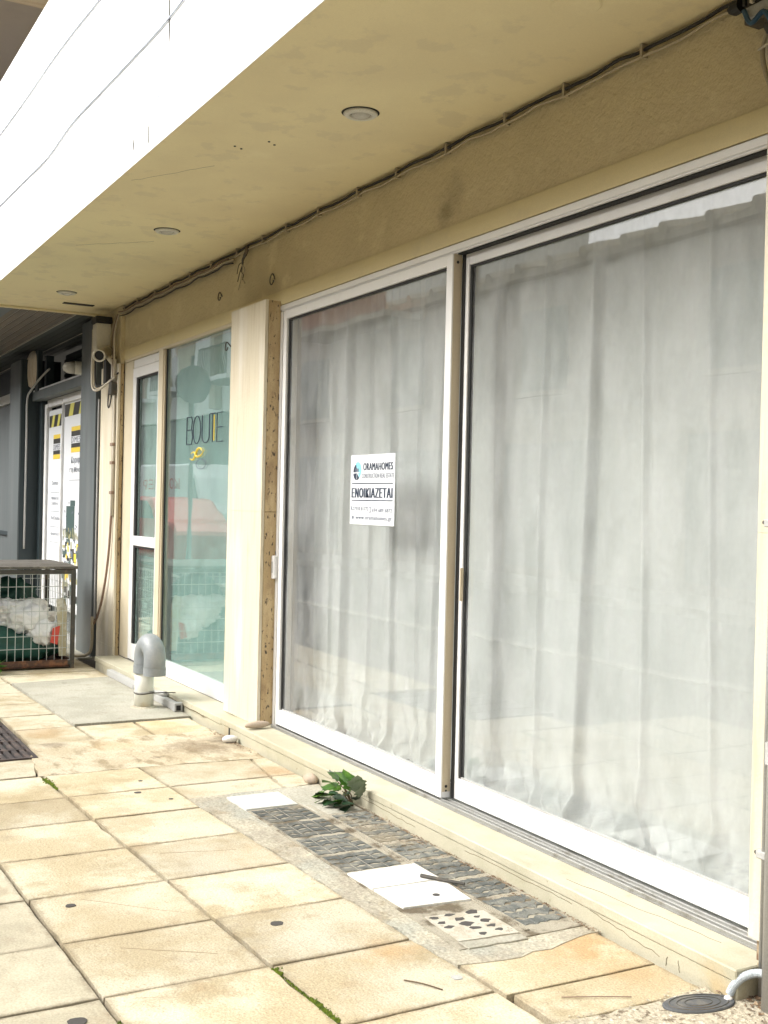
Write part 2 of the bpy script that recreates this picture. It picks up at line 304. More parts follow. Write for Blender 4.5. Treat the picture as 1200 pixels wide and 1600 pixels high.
def wloc(p):
    v = Vector(p.location)
    while p.parent: p = p.parent; v = v + Vector(p.location) - Vector(p.location) if False else v; break
    return v
def par(o, p):
    o.parent = p
    # world translation of the parent (children of things carry an inverse, so meshes keep world coordinates)
    t = Vector((0, 0, 0)); q = p
    if q.parent is None: t = Vector(q.location)
    o.matrix_parent_inverse = Matrix.Translation(-t)
def tag(o, label=None, cat=None, group=None, kind=None):
    if label: o['label'] = label
    if cat: o['category'] = cat
    if group: o['group'] = group
    if kind: o['kind'] = kind
    return o
def thing(name, loc, label, cat, group=None):
    o = bpy.data.objects.new(name, None); COL.objects.link(o); o.location = loc; o.empty_display_size = .1
    return tag(o, label, cat, group)
def copy_tree(o, parent=None):
    c2 = o.copy(); COL.objects.link(c2)
    if parent: c2.parent = parent; c2.matrix_parent_inverse = o.matrix_parent_inverse.copy()
    for ch in [q for q in bpy.data.objects if q.parent == o]: copy_tree(ch, c2)
    return c2
def text(body, name, m, x0, x1, z0, z1, y, parent=None, thick=.0006, bold=0, axis='y', mirror=False):
    """flat lettering facing -Y, fitted to the rectangle"""
    cu = bpy.data.curves.new(name, 'FONT'); cu.body = body; cu.resolution_u = 3; cu.space_character = 1.12 if bold < .03 else 1.32
    t = bpy.data.objects.new('tmp', cu); COL.objects.link(t)
    me = bpy.data.meshes.new_from_object(t.evaluated_get(bpy.context.evaluated_depsgraph_get()))
    bpy.data.objects.remove(t)
    xs = [v.co.x for v in me.vertices]; ys = [v.co.y for v in me.vertices]
    a0, a1, b0, b1 = min(xs), max(xs), min(ys), max(ys)
    for v in me.vertices:
        k = (v.co.x-a0)/(a1-a0); 
        if mirror: k = 1-k
        v.co = (x0+(x1-x0)*k, y, z0+(z1-z0)*(v.co.y-b0)/(b1-b0))
    if bold:      # heavier strokes: the same flat letters laid again, shifted sideways by a hair
        bm = bmesh.new(); bm.from_mesh(me); src = bm.faces[:]
        for q in (-1, -.5, .5, 1):
            g = bmesh.ops.duplicate(bm, geom=src)['geom']
            for v in (e for e in g if isinstance(e, bmesh.types.BMVert)): v.co.x += q*bold*(z1-z0)*3.2; v.co.y -= .00004*(q+1.2)
        bm.to_mesh(me); bm.free()
    me.materials.clear(); me.materials.append(M[m])
    o = bpy.data.objects.new(name, me); COL.objects.link(o)
    if parent: par(o, parent)
    return o
def arc(c0, a, b, rad, t0, t1, n=10):
    c0, a, b = Vector(c0), Vector(a), Vector(b)
    return [tuple(c0 + (a*math.cos(t0+(t1-t0)*i/n) + b*math.sin(t0+(t1-t0)*i/n))*rad) for i in range(n+1)]
def catmull(P, k=8):
    P = [Vector(p) for p in P]; Q = [P[0]]+P+[P[-1]]; out = []
    for i in range(1, len(Q)-2):
        p0, p1, p2, p3 = Q[i-1:i+3]
        for j in range(k):
            t = j/k; out.append(.5*((2*p1)+(-p0+p2)*t+(2*p0-5*p1+4*p2-p3)*t*t+(-p0+3*p1-3*p2+p3)*t**3))
    out.append(P[-1]); return [tuple(p) for p in out]

# ------------------------------------------------------------------ ground, road, pavement
MB().box(-120, 60, -80, 80, -.6, -.30).build('ground', 'ground', kind='structure')
MB().box(-110, 50, -9.4, -4.32, -.29, -.13).build('road', 'asphalt', kind='structure')
MB().box(-110, 50, -11.5, -9.4, -.29, .0).build('opposite_pavement', 'kerb', kind='structure')
MB().box(-110, 50, -4.32, -4.17, -.29, .0).build('kerb', 'kerb', kind='structure', bevel=.01)
pave = MB().box(-110, 50, -4.17, .0, -.28, -.024).build('pavement', 'bed', kind='structure')

def slab(cor, m='slab', name='paving_slab', top=0.0, gap=(.0034, .0075), jit=.0020, k=6, bev=.0024, thick=.04, tilt=.0012):
    cx = sum(p[0] for p in cor)/4; cy = sum(p[1] for p in cor)/4
    top += random.uniform(-1, 1)*tilt
    def shrink(d):
        out = []
        for i in range(4):
            p = Vector(cor[i]).to_2d(); a = (Vector(cor[i-1]).to_2d()-p).normalized(); b = (Vector(cor[(i+1) % 4]).to_2d()-p).normalized()
            v2 = a+b; out.append(p + Vector((math.copysign(d[0], v2.x), math.copysign(d[1], v2.y))))
        return out
    rg = []
    q0 = shrink(gap)
    pts = []
    for i in range(4):
        a, b = q0[i], q0[(i+1) % 4]
        for j in range(k):
            p = a.lerp(b, j/k)
            d = Vector((random.uniform(-1, 1), random.uniform(-1, 1)))*jit
            if j == 0: d *= .6
            if random.random() < .07: d += (Vector((cx, cy))-p).normalized()*random.uniform(.003, .008)
            pts.append(p+d)
    n = len(pts); v = []
    tx, ty = random.uniform(-1, 1)*tilt*2, random.uniform(-1, 1)*tilt*2
    cen = Vector((cx, cy))
    for p in pts: v.append((p.x-cx, p.y-cy, -thick))
    for p in pts: v.append((p.x-cx, p.y-cy, -bev*.8))
    for p in pts:
        q = p + (cen-p).normalized()*bev*1.3; v.append((q.x-cx, q.y-cy, (q.x-cx)*tx+(q.y-cy)*ty))
    fs = [tuple(2*n+i for i in range(n))]
    for a in (0, n):
        for i in range(n): j = (i+1) % n; fs.append((a+i, a+j, a+n+j, a+n+i))
    me = bpy.data.meshes.new(name); me.from_pydata(v, [], fs); me.materials.append(M[m])
    o = bpy.data.objects.new(name, me); COL.objects.link(o); o.location = (cx, cy, top); o.parent = pave
    return o
yB = lambda x: -1.32-.0415*(-2.81-x) if x > -6.1 else -1.46
yC = lambda x: -.80-.044*(-2.78-x) if x > -6.1 else -.95
yA = lambda x: -1.865-.03*(-3.1-x)
XS = [-6.0, -5.53, -5.105, -4.64, -4.175, -3.715, -3.26, -2.80, -2.35, -1.9, -1.45, -1.0]
for a, b in zip(XS, XS[1:]):
    slab([(a, yA(a)), (b, yA(b)), (b, yB(b)), (a, yB(a))])
    slab([(a, yA(a)-.5), (b, yA(b)-.5), (b, yA(b)), (a, yA(a))], 'slab_grey')
    slab([(a, yA(a)-1.0), (b, yA(b)-1.0), (b, yA(b)-.5), (a, yA(a)-.5)], 'slab_grey')
    if a < -2.3: slab([(a, yB(a)), (b, yB(b)), (b, yC(b) if b > -5.2 else yC(b)), (a, yC(a))])
# strip between the third joint and the wall, left of the dark tiles
slab([(-6.0, yC(-6)), (-5.53, yC(-5.53)), (-5.53, -.37), (-5.95, -.31)])
slab([(-5.53, yC(-5.53)), (-5.25, yC(-5.25)), (-5.25, -.40), (-5.53, -.37)])
slab([(-5.95, -.31), (-5.53, -.37), (-5.53, -.215), (-5.95, -.215)])
slab([(-5.53, -.37), (-5.27, -.40), (-5.30, -.215), (-5.53, -.215)])
# right of the dark tiles, below the sill
slab([(-3.03, yC(-3.0)+.0), (-2.76, -.80), (-2.745, -.22), (-3.05, -.22)])
slab([(-2.755, -.78), (-2.54, -.78), (-2.53, -.22), (-2.745, -.22)])
# mortar band crossing the pavement, then the farther slabs
def jag(pts, amp=.012, k=6):
    out = []
    for i, p in enumerate(pts):
        q = pts[(i+1) % len(pts)]
        n_ = max(2, int(math.dist(p, q)/.06))
        for j in range(n_):
            t = j/n_; out.append((p[0]+(q[0]-p[0])*t+random.uniform(-amp, amp), p[1]+(q[1]-p[1])*t+random.uniform(-amp, amp)))
    return out
MB().prism(jag([(-6.79, -1.36), (-6.00, -1.465), (-5.995, -.9), (-5.94, -.22), (-6.79, -.22)], .009), -.02, .0015).build('mortar_patch', 'band', pave)
slab([(-6.42, -1.95), (-6.02, -1.95), (-6.02, -1.47), (-6.42, -1.40)])
FX = [-6.78, -7.24, -7.70, -8.16, -8.62, -9.08, -9.54, -10.0, -10.5, -11.0]
for a, b in zip(FX[1:], FX):
    ya, yb = -.98-.03*(-7.24-a), -.98-.03*(-7.24-b)
    slab([(a, ya-.5), (b, yb-.5 if b < -7 else -1.30), (b, yb), (a, ya)]) if b < -7.3 else slab([(a, -1.36), (b, -1.36), (b, yb), (a, ya)])
    if b < -7.3: slab([(a, ya-1.0), (b, yb-1.0), (b, yb-.5), (a, ya-.5)])
    if b > -7.0: slab([(a, ya), (b, yb), (b, -.60), (a, -.60)]); slab([(a, -.60), (b, -.60), (b, -.22), (a, -.22)])
    if b < -8.7: slab([(a, ya), (b, yb), (b, -.22), (a, -.22)], top=-.004)
for k in range(5):
    a = -11.6-.5*k; slab([(a, -2.2), (a+.5, -2.2), (a+.5, -1.2), (a, -1.2)]); slab([(a, -1.2), (a+.5, -1.2), (a+.5, -.2), (a, -.2)])
MB().prism(jag([(-9.02, -1.03), (-7.25, -.985), (-7.25, -.215), (-9.1, -.215)], .006), -.02, .011).build('concrete_patch', 'patch', pave)
# mortar border round the dark tiles, rough aggregate by the downpipe
MB().prism(jag([(-5.27, -.915), (-4.8, -.893), (-3.7, -.848), (-3.3, -.832), (-3.01, -.815), (-2.97, -.66), (-3.0, -.40), (-3.04, -.215), (-5.27, -.215)], .010), -.02, .0035).build('mortar_patch', 'mortar', pave)
MB().prism(jag([(-2.53, -.80), (-1.6, -.9), (-1.6, -.12), (-2.42, -.12), (-2.45, -.22), (-2.53, -.22)], .014), -.02, .004).build('aggregate_patch', 'gravelcrete', pave)
for k, (x, y, w_, d_) in enumerate([(-2.3, yB(-2.3), .45, .5)]): pass

# dark patterned tiles
def pattern_mesh(name, nx=4, ny=4, W_=.232, D_=.205, seed=0, lift=.0028):
    rnd = random.Random(seed); v = []; fs = []
    cw, cd = W_/nx, D_/ny
    for i in range(nx):
        for j in range(ny):
            z = 0
            sh = .25*cw*(1 if j % 2 else -1)
            x0, x1 = i*cw+.0018, (i+1)*cw-.0018; y0, y1 = j*cd+.0018, (j+1)*cd-.0018
            s0, s1 = (sh, -sh)
            P = [(x0+s0*.5, y0), (x1+s0*.5, y0), (x1-cw*.18, (y0+y1)/2), (x1+s1*.5, y1), (x0+s1*.5, y1), (x0+cw*.18, (y0+y1)/2)]
            P = [(min(max(a, .003), W_-.003), b) for a, b in P]
            b = len(v); h = lift*rnd.uniform(.75, 1.1)
            cx, cy = sum(p[0] for p in P)/6, sum(p[1] for p in P)/6
            v += [(p[0]-W_/2, p[1]-D_/2, 0) for p in P]
            v += [(cx+(p[0]-cx)*.93-W_/2, cy+(p[1]-cy)*.92-D_/2, h) for p in P]
            fs.append(tuple(b+6+q for q in range(6)))
            for q in range(6): q2 = (q+1) % 6; fs.append((b+q, b+q2, b+6+q2, b+6+q))
    me = bpy.data.meshes.new(name); me.from_pydata(v, [], fs); me.materials.append(M['tile_dark']); return me
MB().box(-5.0, -3.10, -.742, -.225, -.02, .0065).build('tile_bedding', 'tile_joint', pave)
pm = [pattern_mesh('pattern_tile', seed=q) for q in range(3)]
def ptile(x0, x1, y0, y1, z=.0066, i=0):
    o = bpy.data.objects.new('pattern_tile', pm[i % 3]); COL.objects.link(o)
    o.parent = pave; o.location = ((x0+x1)/2, (y0+y1)/2, z); o.scale = ((x1-x0)/.24, (y1-y0)/.212, 1); o.rotation_euler.z = random.uniform(-.012, .012)
    return o
IX = [-4.71, -4.475, -4.215, -3.96, -3.69, -3.465, -3.16]
for i, (a, b) in enumerate(zip(IX, IX[1:])): ptile(a+.006, b-.006, -.425, -.235, i=i)
OX = [-4.93, -4.68, -4.43, -4.17, -3.93]
for i, (a, b) in enumerate(zip(OX, OX[1:])): ptile(a+.004, b-.004, -.735, -.47, i=i+1)
slab([(-5.22, -.47), (-4.72, -.47), (-4.72, -.235), (-5.22, -.235)], 'patch', 'paving_slab', top=.008, jit=.004)
# narrow pale ridges between the two rows
for k, x in enumerate((-4.9, -3.9)):
    pass
for yy in (-.448, -.436): MB().box(-4.9, -3.14, yy-.003, yy+.003, .004, .0105).build('joint_ridge', 'tile_joint', pave)

# half-worn tile near the end: white mortar islands with dark pits
worn = thing('worn_tile', (-3.27, -.59, 0), 'worn mosaic paving tile with black pits in white mortar beside the white access covers', 'tile')
MB().prism(jag([(-3.40, -.70), (-3.16, -.71), (-3.13, -.48), (-3.36, -.47)], .004), .002, .010).build('tile_body', 'worn_mortar', worn)
for i in range(5):
    for j in range(3):
        if random.random() < .12: continue
        cx, cy = -3.37+.047*i+random.uniform(-.006, .006), -.675+.075*j+random.uniform(-.008, .008)
        n_ = 9; rr = random.uniform(.010, .019)
        MB().prism([(cx+rr*1.0*math.cos(t)*random.uniform(.6, 1.3), cy+rr*1.5*math.sin(t)*random.uniform(.6, 1.3)) for t in [2*math.pi*q/n_ for q in range(n_)]], .008, .0106).build('dark_pit_fill', 'gum', worn)
slab([(-3.155, -.72), (-3.09, -.72), (-3.075, -.47), (-3.125, -.47)], 'patch', 'paving_slab', top=.009)

# access covers
def cover(cor, label, hole=None, seam=None):
    cx = sum(p[0] for p in cor)/4; cy = sum(p[1] for p in cor)/4
    t = thing('access_cover', (cx, cy, 0), label, 'access cover', 'white access covers by the sill')
    MB().prism(cor, .0, .014).build('plate', 'cover_white', t, bevel=.0015)
    if cx < -4.5: bpy.data.objects[t.name].children[0].data.materials[0] = M['cover_grey']
    if hole: MB().lathe([(.014, 0), (.014, .0012)], (hole[0], hole[1], .0142), n=14).build('lifting_hole', 'gum', t)
cover([(-5.18, -.75), (-4.935, -.745), (-4.93, -.485), (-5.175, -.48)], 'pale grey square access cover at the far end of the dark tiles')
cover([(-3.92, -.735), (-3.722, -.73), (-3.712, -.435), (-3.915, -.435)], 'white access cover without a hole, under the dark rod')
cover([(-3.712, -.73), (-3.50, -.725), (-3.472, -.455), (-3.702, -.435)], 'white access cover with a small round lifting hole', hole=(-3.56, -.55))
rod = MB().tube([(-3.755, -.50, .021), (-3.655, -.44, .022), (-3.60, -.40, .021)], [.008, .007, .006], 8).build('dark_rod', 'metal_dark', label='short dark metal rod lying across the corner of the white cover', cat='rod')

# gum spots and pebbles, chips
for i, (x, y, rr, lab) in enumerate([(-5.48, -1.10, .022, 'small dark gum spot on the slab nearest the moss tuft'), (-4.05, -1.77, .022, 'dark gum spot on the tan slab left of the long joint'), (-3.58, -1.18, .026, 'round dark gum spot on the bright slab beside the white covers'),
                          (-3.14, -1.97, .034, 'largest black gum spot at the bottom left corner'), (-2.93, -.86, .022, 'pale grey gum spot on the slab below the worn tile'), (-5.3, -.99, .013, 'tiny dark gum spot near the grey cover'), (-5.7, -1.02, .014, 'tiny dark gum spot by the mortar band')]):
    rr *= .8; n_ = 12; m_ = MB().prism([(x+rr*math.cos(t)*random.uniform(.8, 1.15), y+rr*1.1*math.sin(t)*random.uniform(.8, 1.1)) for t in [2*math.pi*q/n_ for q in range(n_)]], .0, .0028)
    m_.build('gum_spot', 'conduit' if i == 4 else 'gum', label=lab, cat='gum spot', group='gum spots on the pavement')
MB().tube(catmull([(-2.98, -1.02, .004), (-2.93, -.985, .006), (-2.87, -.95, .004)], 4), .0022, 5).build('twig', 'stem', label='short dry twig on the bright slab below the worn tile', cat='twig')
MB().tube(catmull([(-2.67, -.66, .005), (-2.62, -.56, .007), (-2.58, -.47, .005)], 5), .0018, 5).build('twig', 'cable_brown', label='thin reddish twig on the slab near the dark oval cover', cat='twig')

scr = MB()
for (a, b) in (((-3.22, -1.78), (-3.05, -1.40)), ((-4.1, -1.72), (-3.80, -1.42)), ((-3.60, -1.72), (-3.42, -1.45)), ((-4.5, -1.30), (-4.42, -1.0)), ((-3.38, -1.15), (-3.30, -.90))):
    P_ = [(a[0]+(b[0]-a[0])*t/8+random.uniform(-.003, .003), a[1]+(b[1]-a[1])*t/8+random.uniform(-.003, .003), .0006) for t in range(9)]
    scr.tube(P_, .0008, 4)
scr.build('scratch_marks', 'stain_line', pave, kind='stuff')
# moss in the joint
ms_ = MB()
def tuft(x, y, rr):
    n_ = 6; b = len(ms_.v)
    h = rr*random.uniform(.5, 1.0)
    ms_.v += [(x+rr*math.cos(2*math.pi*q/n_+random.random()*.4), y+rr*math.sin(2*math.pi*q/n_), -.004) for q in range(n_)]+[(x+random.uniform(-1, 1)*rr*.3, y, h)]
    ms_.f.extend((b+q, b+(q+1) % n_, b+n_) for q in range(n_))
for i in range(420):
    x = random.uniform(-3.0, -2.83); k = (x+3.0)/.17
    tuft(x, yB(x)+random.gauss(0, .007), random.uniform(.002, .006))
for i in range(80):
    x = random.uniform(-3.24, -3.19); tuft(x, yB(x)+random.gauss(0, .007), random.uniform(.002, .006))
for i in range(150):
    x = random.gauss(-3.08, .06); tuft(x, yB(x)+random.gauss(0, .0025), random.uniform(.001, .003))
for i in range(160):
    x = random.uniform(-5.95, -5.72); tuft(x, yB(x)+random.gauss(0, .012 if x < -5.82 else .004), random.uniform(.003, .010))
for i in range(60):
    x = random.uniform(-3.1, -2.95); tuft(x+.0, yA(x)+random.gauss(0, .003), random.uniform(.001, .004))
ms_.build('moss', 'moss', kind='stuff')

# leaf litter and crumbs along the foot of the sill
lit = MB()
def crumb(x, y, z, rr):
    b = len(lit.v)
    for q in range(4): lit.v.append((x+random.uniform(-1, 1)*rr, y+random.uniform(-1, 1)*rr, z+random.uniform(0, 1)*rr*.6))
    lit.f.extend([(b, b+1, b+2), (b, b+2, b+3), (b, b+3, b+1), (b+1, b+3, b+2)])
for i in range(800):
    x = random.uniform(-4.75, -3.0); crumb(x, -.216-abs(random.gauss(0, .018)), .004, random.uniform(.002, .007))
for i in range(260):
    x = random.choice((-4.475, -4.215, -3.96, -3.69, -3.465))+random.gauss(0, .006); crumb(x, random.uniform(-.43, -.23), .006, random.uniform(.002, .005))
for i in range(200): crumb(random.gauss(-3.66, .05), random.gauss(-.44, .012), .007, random.uniform(.002, .007))
for i in range(260): crumb(random.gauss(-6.45, .16), -.23-abs(random.gauss(0, .025)), .004, random.uniform(.003, .011))
for i in range(260): crumb(random.uniform(-2.5, -2.2), random.gauss(-.14, .04), .004, random.uniform(.004, .016))
for i in range(60):
    x = random.uniform(-4.6, -3.1); y = -.235-abs(random.gauss(0, .02)); a = random.uniform(0, 3.14); l_ = random.uniform(.02, .05)
    lit.tube([(x, y, .012), (x+l_*math.cos(a)*.5, y+l_*math.sin(a)*.2, .016), (x+l_*math.cos(a), y+l_*math.sin(a)*.4, .010)], .0014, 4)
lit.build('leaf_litter', 'dry', kind='stuff')
grv = MB(); lit2 = lit; lit = grv
for i in range(1500): crumb(random.uniform(-2.56, -1.9), random.uniform(-.85, -.2), .003, random.uniform(.002, .008))
for i in range(500): crumb(random.uniform(-5.27, -3.0), random.choice((-.86, -.80))+random.gauss(0, .015), .003, random.uniform(.001, .004))
grv.build('loose_grit', 'gravelcrete', kind='stuff')

# ------------------------------------------------------------------ the building
b_ = thing('shop_building', (-6, 1, 0), 'cream vacant shop building with deep overhang, travertine pilasters and wide sliding windows', 'building')
MB().box(-10.33, -1.2, .0, .28, 2.735, 3.118).build('stucco_wall', 'wall', b_)
MB().box(-10.33, -1.2, -.004, .28, 2.647, 2.733).build('window_head_trim', 'trim', b_)
MB().box(-10.35, 3.0, -1.1475, .3, 3.12, 3.30).build('soffit', 'soffit', b_)
MB().box(-10.35, 3.0, -1.1475, -1.0, 3.302, 4.695).build('balcony_parapet', 'fascia', b_)
MB().box(-10.353, 3.0, -1.152, -1.148, 3.116, 4.70).build('balcony_fascia', 'fascia', b_)
MB().box(-10.353, -10.315, -1.110, .3, 3.10, 3.118).build('soffit_edge_bead', 'soffit', b_)
# upper storey mass behind the balcony
MB().box(-10.35, 3.0, .3, 6, 3.12, 9).build('upper_wall', 'soffit', b_)
MB().box(-10.95, 3.0, -1.4, .3, 6.02, 6.2).build('upper_balcony', 'wood_pale', b_)
# marks on the soffit and fascia
MB().prism([(-10.18, -.44), (-9.98, -.42), (-9.99, -.16), (-10.06, -.10), (-10.10, -.12)], 3.117, 3.1195).build('paint_chip', 'dark', b_) if False else None
MB().box(-9.93, -9.86, -.50, -.24, 3.114, 3.1198).build('slot', 'dark', b_)
for (x, y) in [(-5.07, -.79), (-5.05, -.83), (-4.90, -.72), (-4.93, -.68)]: MB().lathe([(.006, 0), (.006, .003)], (x, y, 3.1165), n=8).build('screw_hole', 'dark', b_)
MB().lathe([(.088, 0), (.08, -.004)], (-3.02, -.42, 3.119), n=28).build('round_blanking_plate', 'soffit', b_)
for (x, z0, z1) in [(-5.06, 3.20, 3.26)]: MB().box(x-.3, x-.292, -1.1545, -1.1515, 3.16, 3.24).build('crack', 'metal_dark', b_)
MB().prism([(-5.62, 3.20), (-5.608, 3.19), (-5.60, 3.22), (-5.612, 3.25)], -1.1545, -1.1515, 'y').build('crack', 'metal_dark', b_)
MB().box(-5.075, -5.071, -1.1540, -1.1515, 3.32, 4.69).build('panel_joint', 'cable_pale', b_)
MB().prism([(-5.08, 3.78), (-5.066, 3.74), (-5.06, 3.60), (-5.07, 3.52), (-5.078, 3.62)], -1.1545, -1.1515, 'y').build('crack', 'metal_dark', b_)
MB().prism([(-5.22, 3.38), (-5.19, 3.41), (-5.185, 3.37), (-5.205, 3.34), (-5.24, 3.32)], -1.1545, -1.1515, 'y').build('crack', 'cable_blue', b_)
for z in (4.64, 4.36, 4.22, 3.77, 3.62, 3.40): MB().lathe([(.008, 0), (.007, .004)], (-7.52, -1.151, z), (0, -1, 0), n=8).build('screw_head', 'conduit', b_)
# hairline cracks: soffit, sill
ck = MB()
def crack(P0, P1, ax, n_=14, amp=.012, rr=.0012):
    P0, P1 = Vector(P0), Vector(P1); pts = []
    for q in range(n_+1):
        p = P0.lerp(P1, q/n_); d = random.uniform(-amp, amp)
        pts.append(tuple(p+Vector(ax)*d))
    ck.tube(pts, rr, 4)
crack((-5.9, -1.08, 3.1195), (-5.4, -.80, 3.1195), (1, 0, 0), 14, .012, .0007); crack((-7.6, -.95, 3.1195), (-7.2, -.55, 3.1195), (1, 0, 0), 14, .012, .0009)
crack((-5.0, -.2055, .050), (-4.3, -.2055, .030), (0, 0, 1), 18, .004); crack((-3.9, -.2055, .04), (-3.2, -.2055, .046), (0, 0, 1), 18, .003); crack((-3.1, -.2055, .052), (-2.75, -.2055, .02), (0, 0, 1), 10, .004)
crack((-2.72, -.2055, .0), (-2.715, -.2055, .03), (1, 0, 0), 4, .002, .0015); crack((-2.66, -.2055, .0), (-2.665, -.2055, .035), (1, 0, 0), 4, .002, .0015)
crack((-3.3, -.15, .0955), (-2.6, -.09, .0955), (0, 1, 0), 16, .006, .0008); crack((-7.9, -.209, .07), (-7.0, -.209, .045), (0, 0, 1), 22, .008, .003)
ck.build('hairline_cracks', 'crack_line', b_, kind='stuff')
# sill / plinth
for k, (a, b) in enumerate([(-6.70, -5.1), (-5.1, -2.42)]):
    MB().box(a+.001, b-.001, -.210, .0, .058, .095).build('sill_slab', 'plinth', b_, bevel=.004)
    MB().box(a+.001, b-.001, -.205, .0, -.05, .0575).build('sill_riser', 'plinth', b_, bevel=.003)
for k, (a, b) in enumerate([(-9.74, -8.3), (-8.3, -6.70)]):
    MB().box(a+.001, b-.001, -.208, .0, .050, .090).build('sill_slab', 'plinth', b_, bevel=.004)
    MB().box(a+.001, b-.001, -.200, .0, -.05, .0495).build('sill_riser', 'plinth', b_, bevel=.004)
MB().box(-6.565, -6.545, -.2075, -.19, -.005, .055).build('weep_slot', 'dark', b_)
# pilasters
def pilaster(x0, x1, yf, z0, z1, joints, label, sidex=True):
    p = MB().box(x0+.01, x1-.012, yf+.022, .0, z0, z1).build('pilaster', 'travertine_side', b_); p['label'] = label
    zs = [z0]+joints+[z1]
    for a, b in zip(zs, zs[1:]): MB().box(x0, x1+.004, yf, yf+.020, a+.0004, b-.0004).build('front_slab', 'travertine', p, bevel=.0008)
    if sidex: 
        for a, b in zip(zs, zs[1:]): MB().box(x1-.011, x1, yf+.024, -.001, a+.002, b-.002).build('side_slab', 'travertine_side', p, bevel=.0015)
    return p
pilaster(-6.93, -6.372, -.105, .096, 2.672, [1.39], 'wide pale travertine pilaster between the two windows')
pilaster(-10.30, -9.745, -.052, -.03, 2.62, [.16], 'travertine pilaster at the dark shop corner')
pilaster(-2.478, -1.9, -.105, .16, 2.66, [1.39], 'travertine pilaster at the right edge', False)
MB().box(-2.455, -1.9, -.09, .0, -.05, .158).build('pilaster_footing', 'brick', b_)
MB().box(-10.33, -9.75, -.03, .28, 2.622, 3.118).build('corner_wall', 'wall', b_)
# interior shell
MB().box(-10.3, -1.3, 3.0, 3.1, 0, 3.1).build('back_wall', 'room', b_)
MB().box(-10.33, -10.25, .02, 3.1, 0, 3.1).build('side_wall', 'room', b_)
MB().box(-1.35, -1.3, .29, 3.1, 0, 3.1).build('side_wall', 'room', b_)
MB().box(-6.9, -6.72, .10, 3.0, 0, 3.1).build('partition_wall', 'room', b_)
MB().box(-10.3, -1.3, .002, 3.1, -.05, .088).build('interior_floor', 'room', b_)
MB().box(-10.3, -1.3, .285, 3.1, 3.0, 3.1).build('interior_ceiling', 'room', b_)
MB().box(-1.9, 3.0, -.03, .3, 0, 3.118).build('stucco_wall', 'wall', b_)

# ---- main sliding window
wn = MB().box(-6.370, -2.45, .0, .09, 2.604, 2.645).build('sliding_window', 'alu', b_, bevel=.002)
wn['label'] = 'wide white sliding window with two curtained panes'
def wbox(nm, m, *a, bevel=.0015): return MB().box(*a).build(nm, m, wn, bevel=bevel)
wbox('frame_lip', 'alu', -6.372, -2.45, -.006, -.0005, 2.612, 2.640)
wbox('jamb', 'alu', -6.370, -6.338, -.004, .09, .097, 2.603)
wbox('jamb', 'alu', -6.333, -6.318, .0, .09, .097, 2.603)
wbox('jamb_groove', 'rubber', -6.338, -6.333, .004, .08, .1, 2.60)
wbox('head_shade_strip', 'dark', -4.40, -2.45, .012, .046, 2.598, 2.6035, bevel=0)  # dark strip painted in for the shade of the recess above the pane
wbox('track', 'track', -6.31, -2.44, -.034, -.026, .0955, .112)
wbox('track', 'track', -4.42, -2.44, -.004, .002, .0955, .110)
wbox('track', 'track', -4.42, -2.44, .030, .035, .0955, .108)
wbox('track_floor', 'track', -6.31, -2.44, -.040, .09, .0953, .0985, bevel=0)
# left panel (front)
def panel(x0, x1, yf, yb, zt, label, stl, str_, rail_b, rail_t, gask_left):
    g = wbox('pane', 'glass', x0+stl+.012, x1-str_-.002, (yf+yb)/2-.003, (yf+yb)/2+.003, .110+rail_b+.003, zt-rail_t-.003, bevel=0); g['label'] = label
    wbox('stile', 'alu', x0, x0+stl, yf, yb, .112, zt); wbox('stile', 'alu', x1-str_, x1, yf, yb, .112, zt)
    wbox('bottom_rail', 'alu', x0+stl+.0005, x1-str_-.0005, yf+.001, yb-.001, .112, .110+rail_b); wbox('top_rail', 'alu', x0+stl+.0005, x1-str_-.0005, yf+.001, yb-.001, zt-rail_t, zt-.001)
    gy0, gy1 = (yf+yb)/2-.011, (yf+yb)/2-.0035
    wbox('gasket', 'rubber', x0+stl+.0005, x0+stl+gask_left, gy0, (yf+yb)/2+.008, .111+rail_b, zt-rail_t-.001, bevel=0)
    wbox('gasket', 'rubber', x0+stl+gask_left, x1-str_-.001, gy0, gy1, zt-rail_t-.012, zt-rail_t-.001, bevel=0)
    wbox('gasket', 'conduit', x0+stl+gask_left, x1-str_-.001, gy0, gy1, .111+rail_b, .111+rail_b+.008, bevel=0)
panel(-6.314, -4.412, -.008, .042, 2.602, 'left curtained pane with the rental sign', .046, .052, .092, .050, .017)
wbox('stile_end_reflection', 'alu_tan', -4.4115, -4.409, -.002, .0415, .14, 2.602)  # tan colour stands in for the brown reflection on the stile end
panel(-4.41, -2.44, .048, .085, 2.600, 'right curtained pane, the widest', .05, .05, .098, .052, .016)
wbox('pull_handle', 'alu_tan', -4.352, -4.345, .030, .047, 1.02, 1.17)
wbox('interlock', 'rubber', -4.408, -4.385, .0425, .0475, .11, 2.6, bevel=0)
for (z, rr) in ((.165, .007), (.145, .005), (2.565, .007)): MB().lathe([(rr, 0), (rr, .0015)], (-4.4088, .018, z), (1, 0, 0), n=10).build('drain_hole', 'dark', wn)
lk = thing('window_lock', (-6.35, -.02, 1.05), 'small white lock box on the left window jamb beside the brown pilaster side', 'lock')
MB().box(-6.372, -6.335, -.030, -.0045, .985, 1.125).build('lock_body', 'alu', lk, bevel=.004)
MB().box(-6.362, -6.345, -.034, -.0305, 1.02, 1.09).build('lock_slide', 'conduit', lk, bevel=.002)

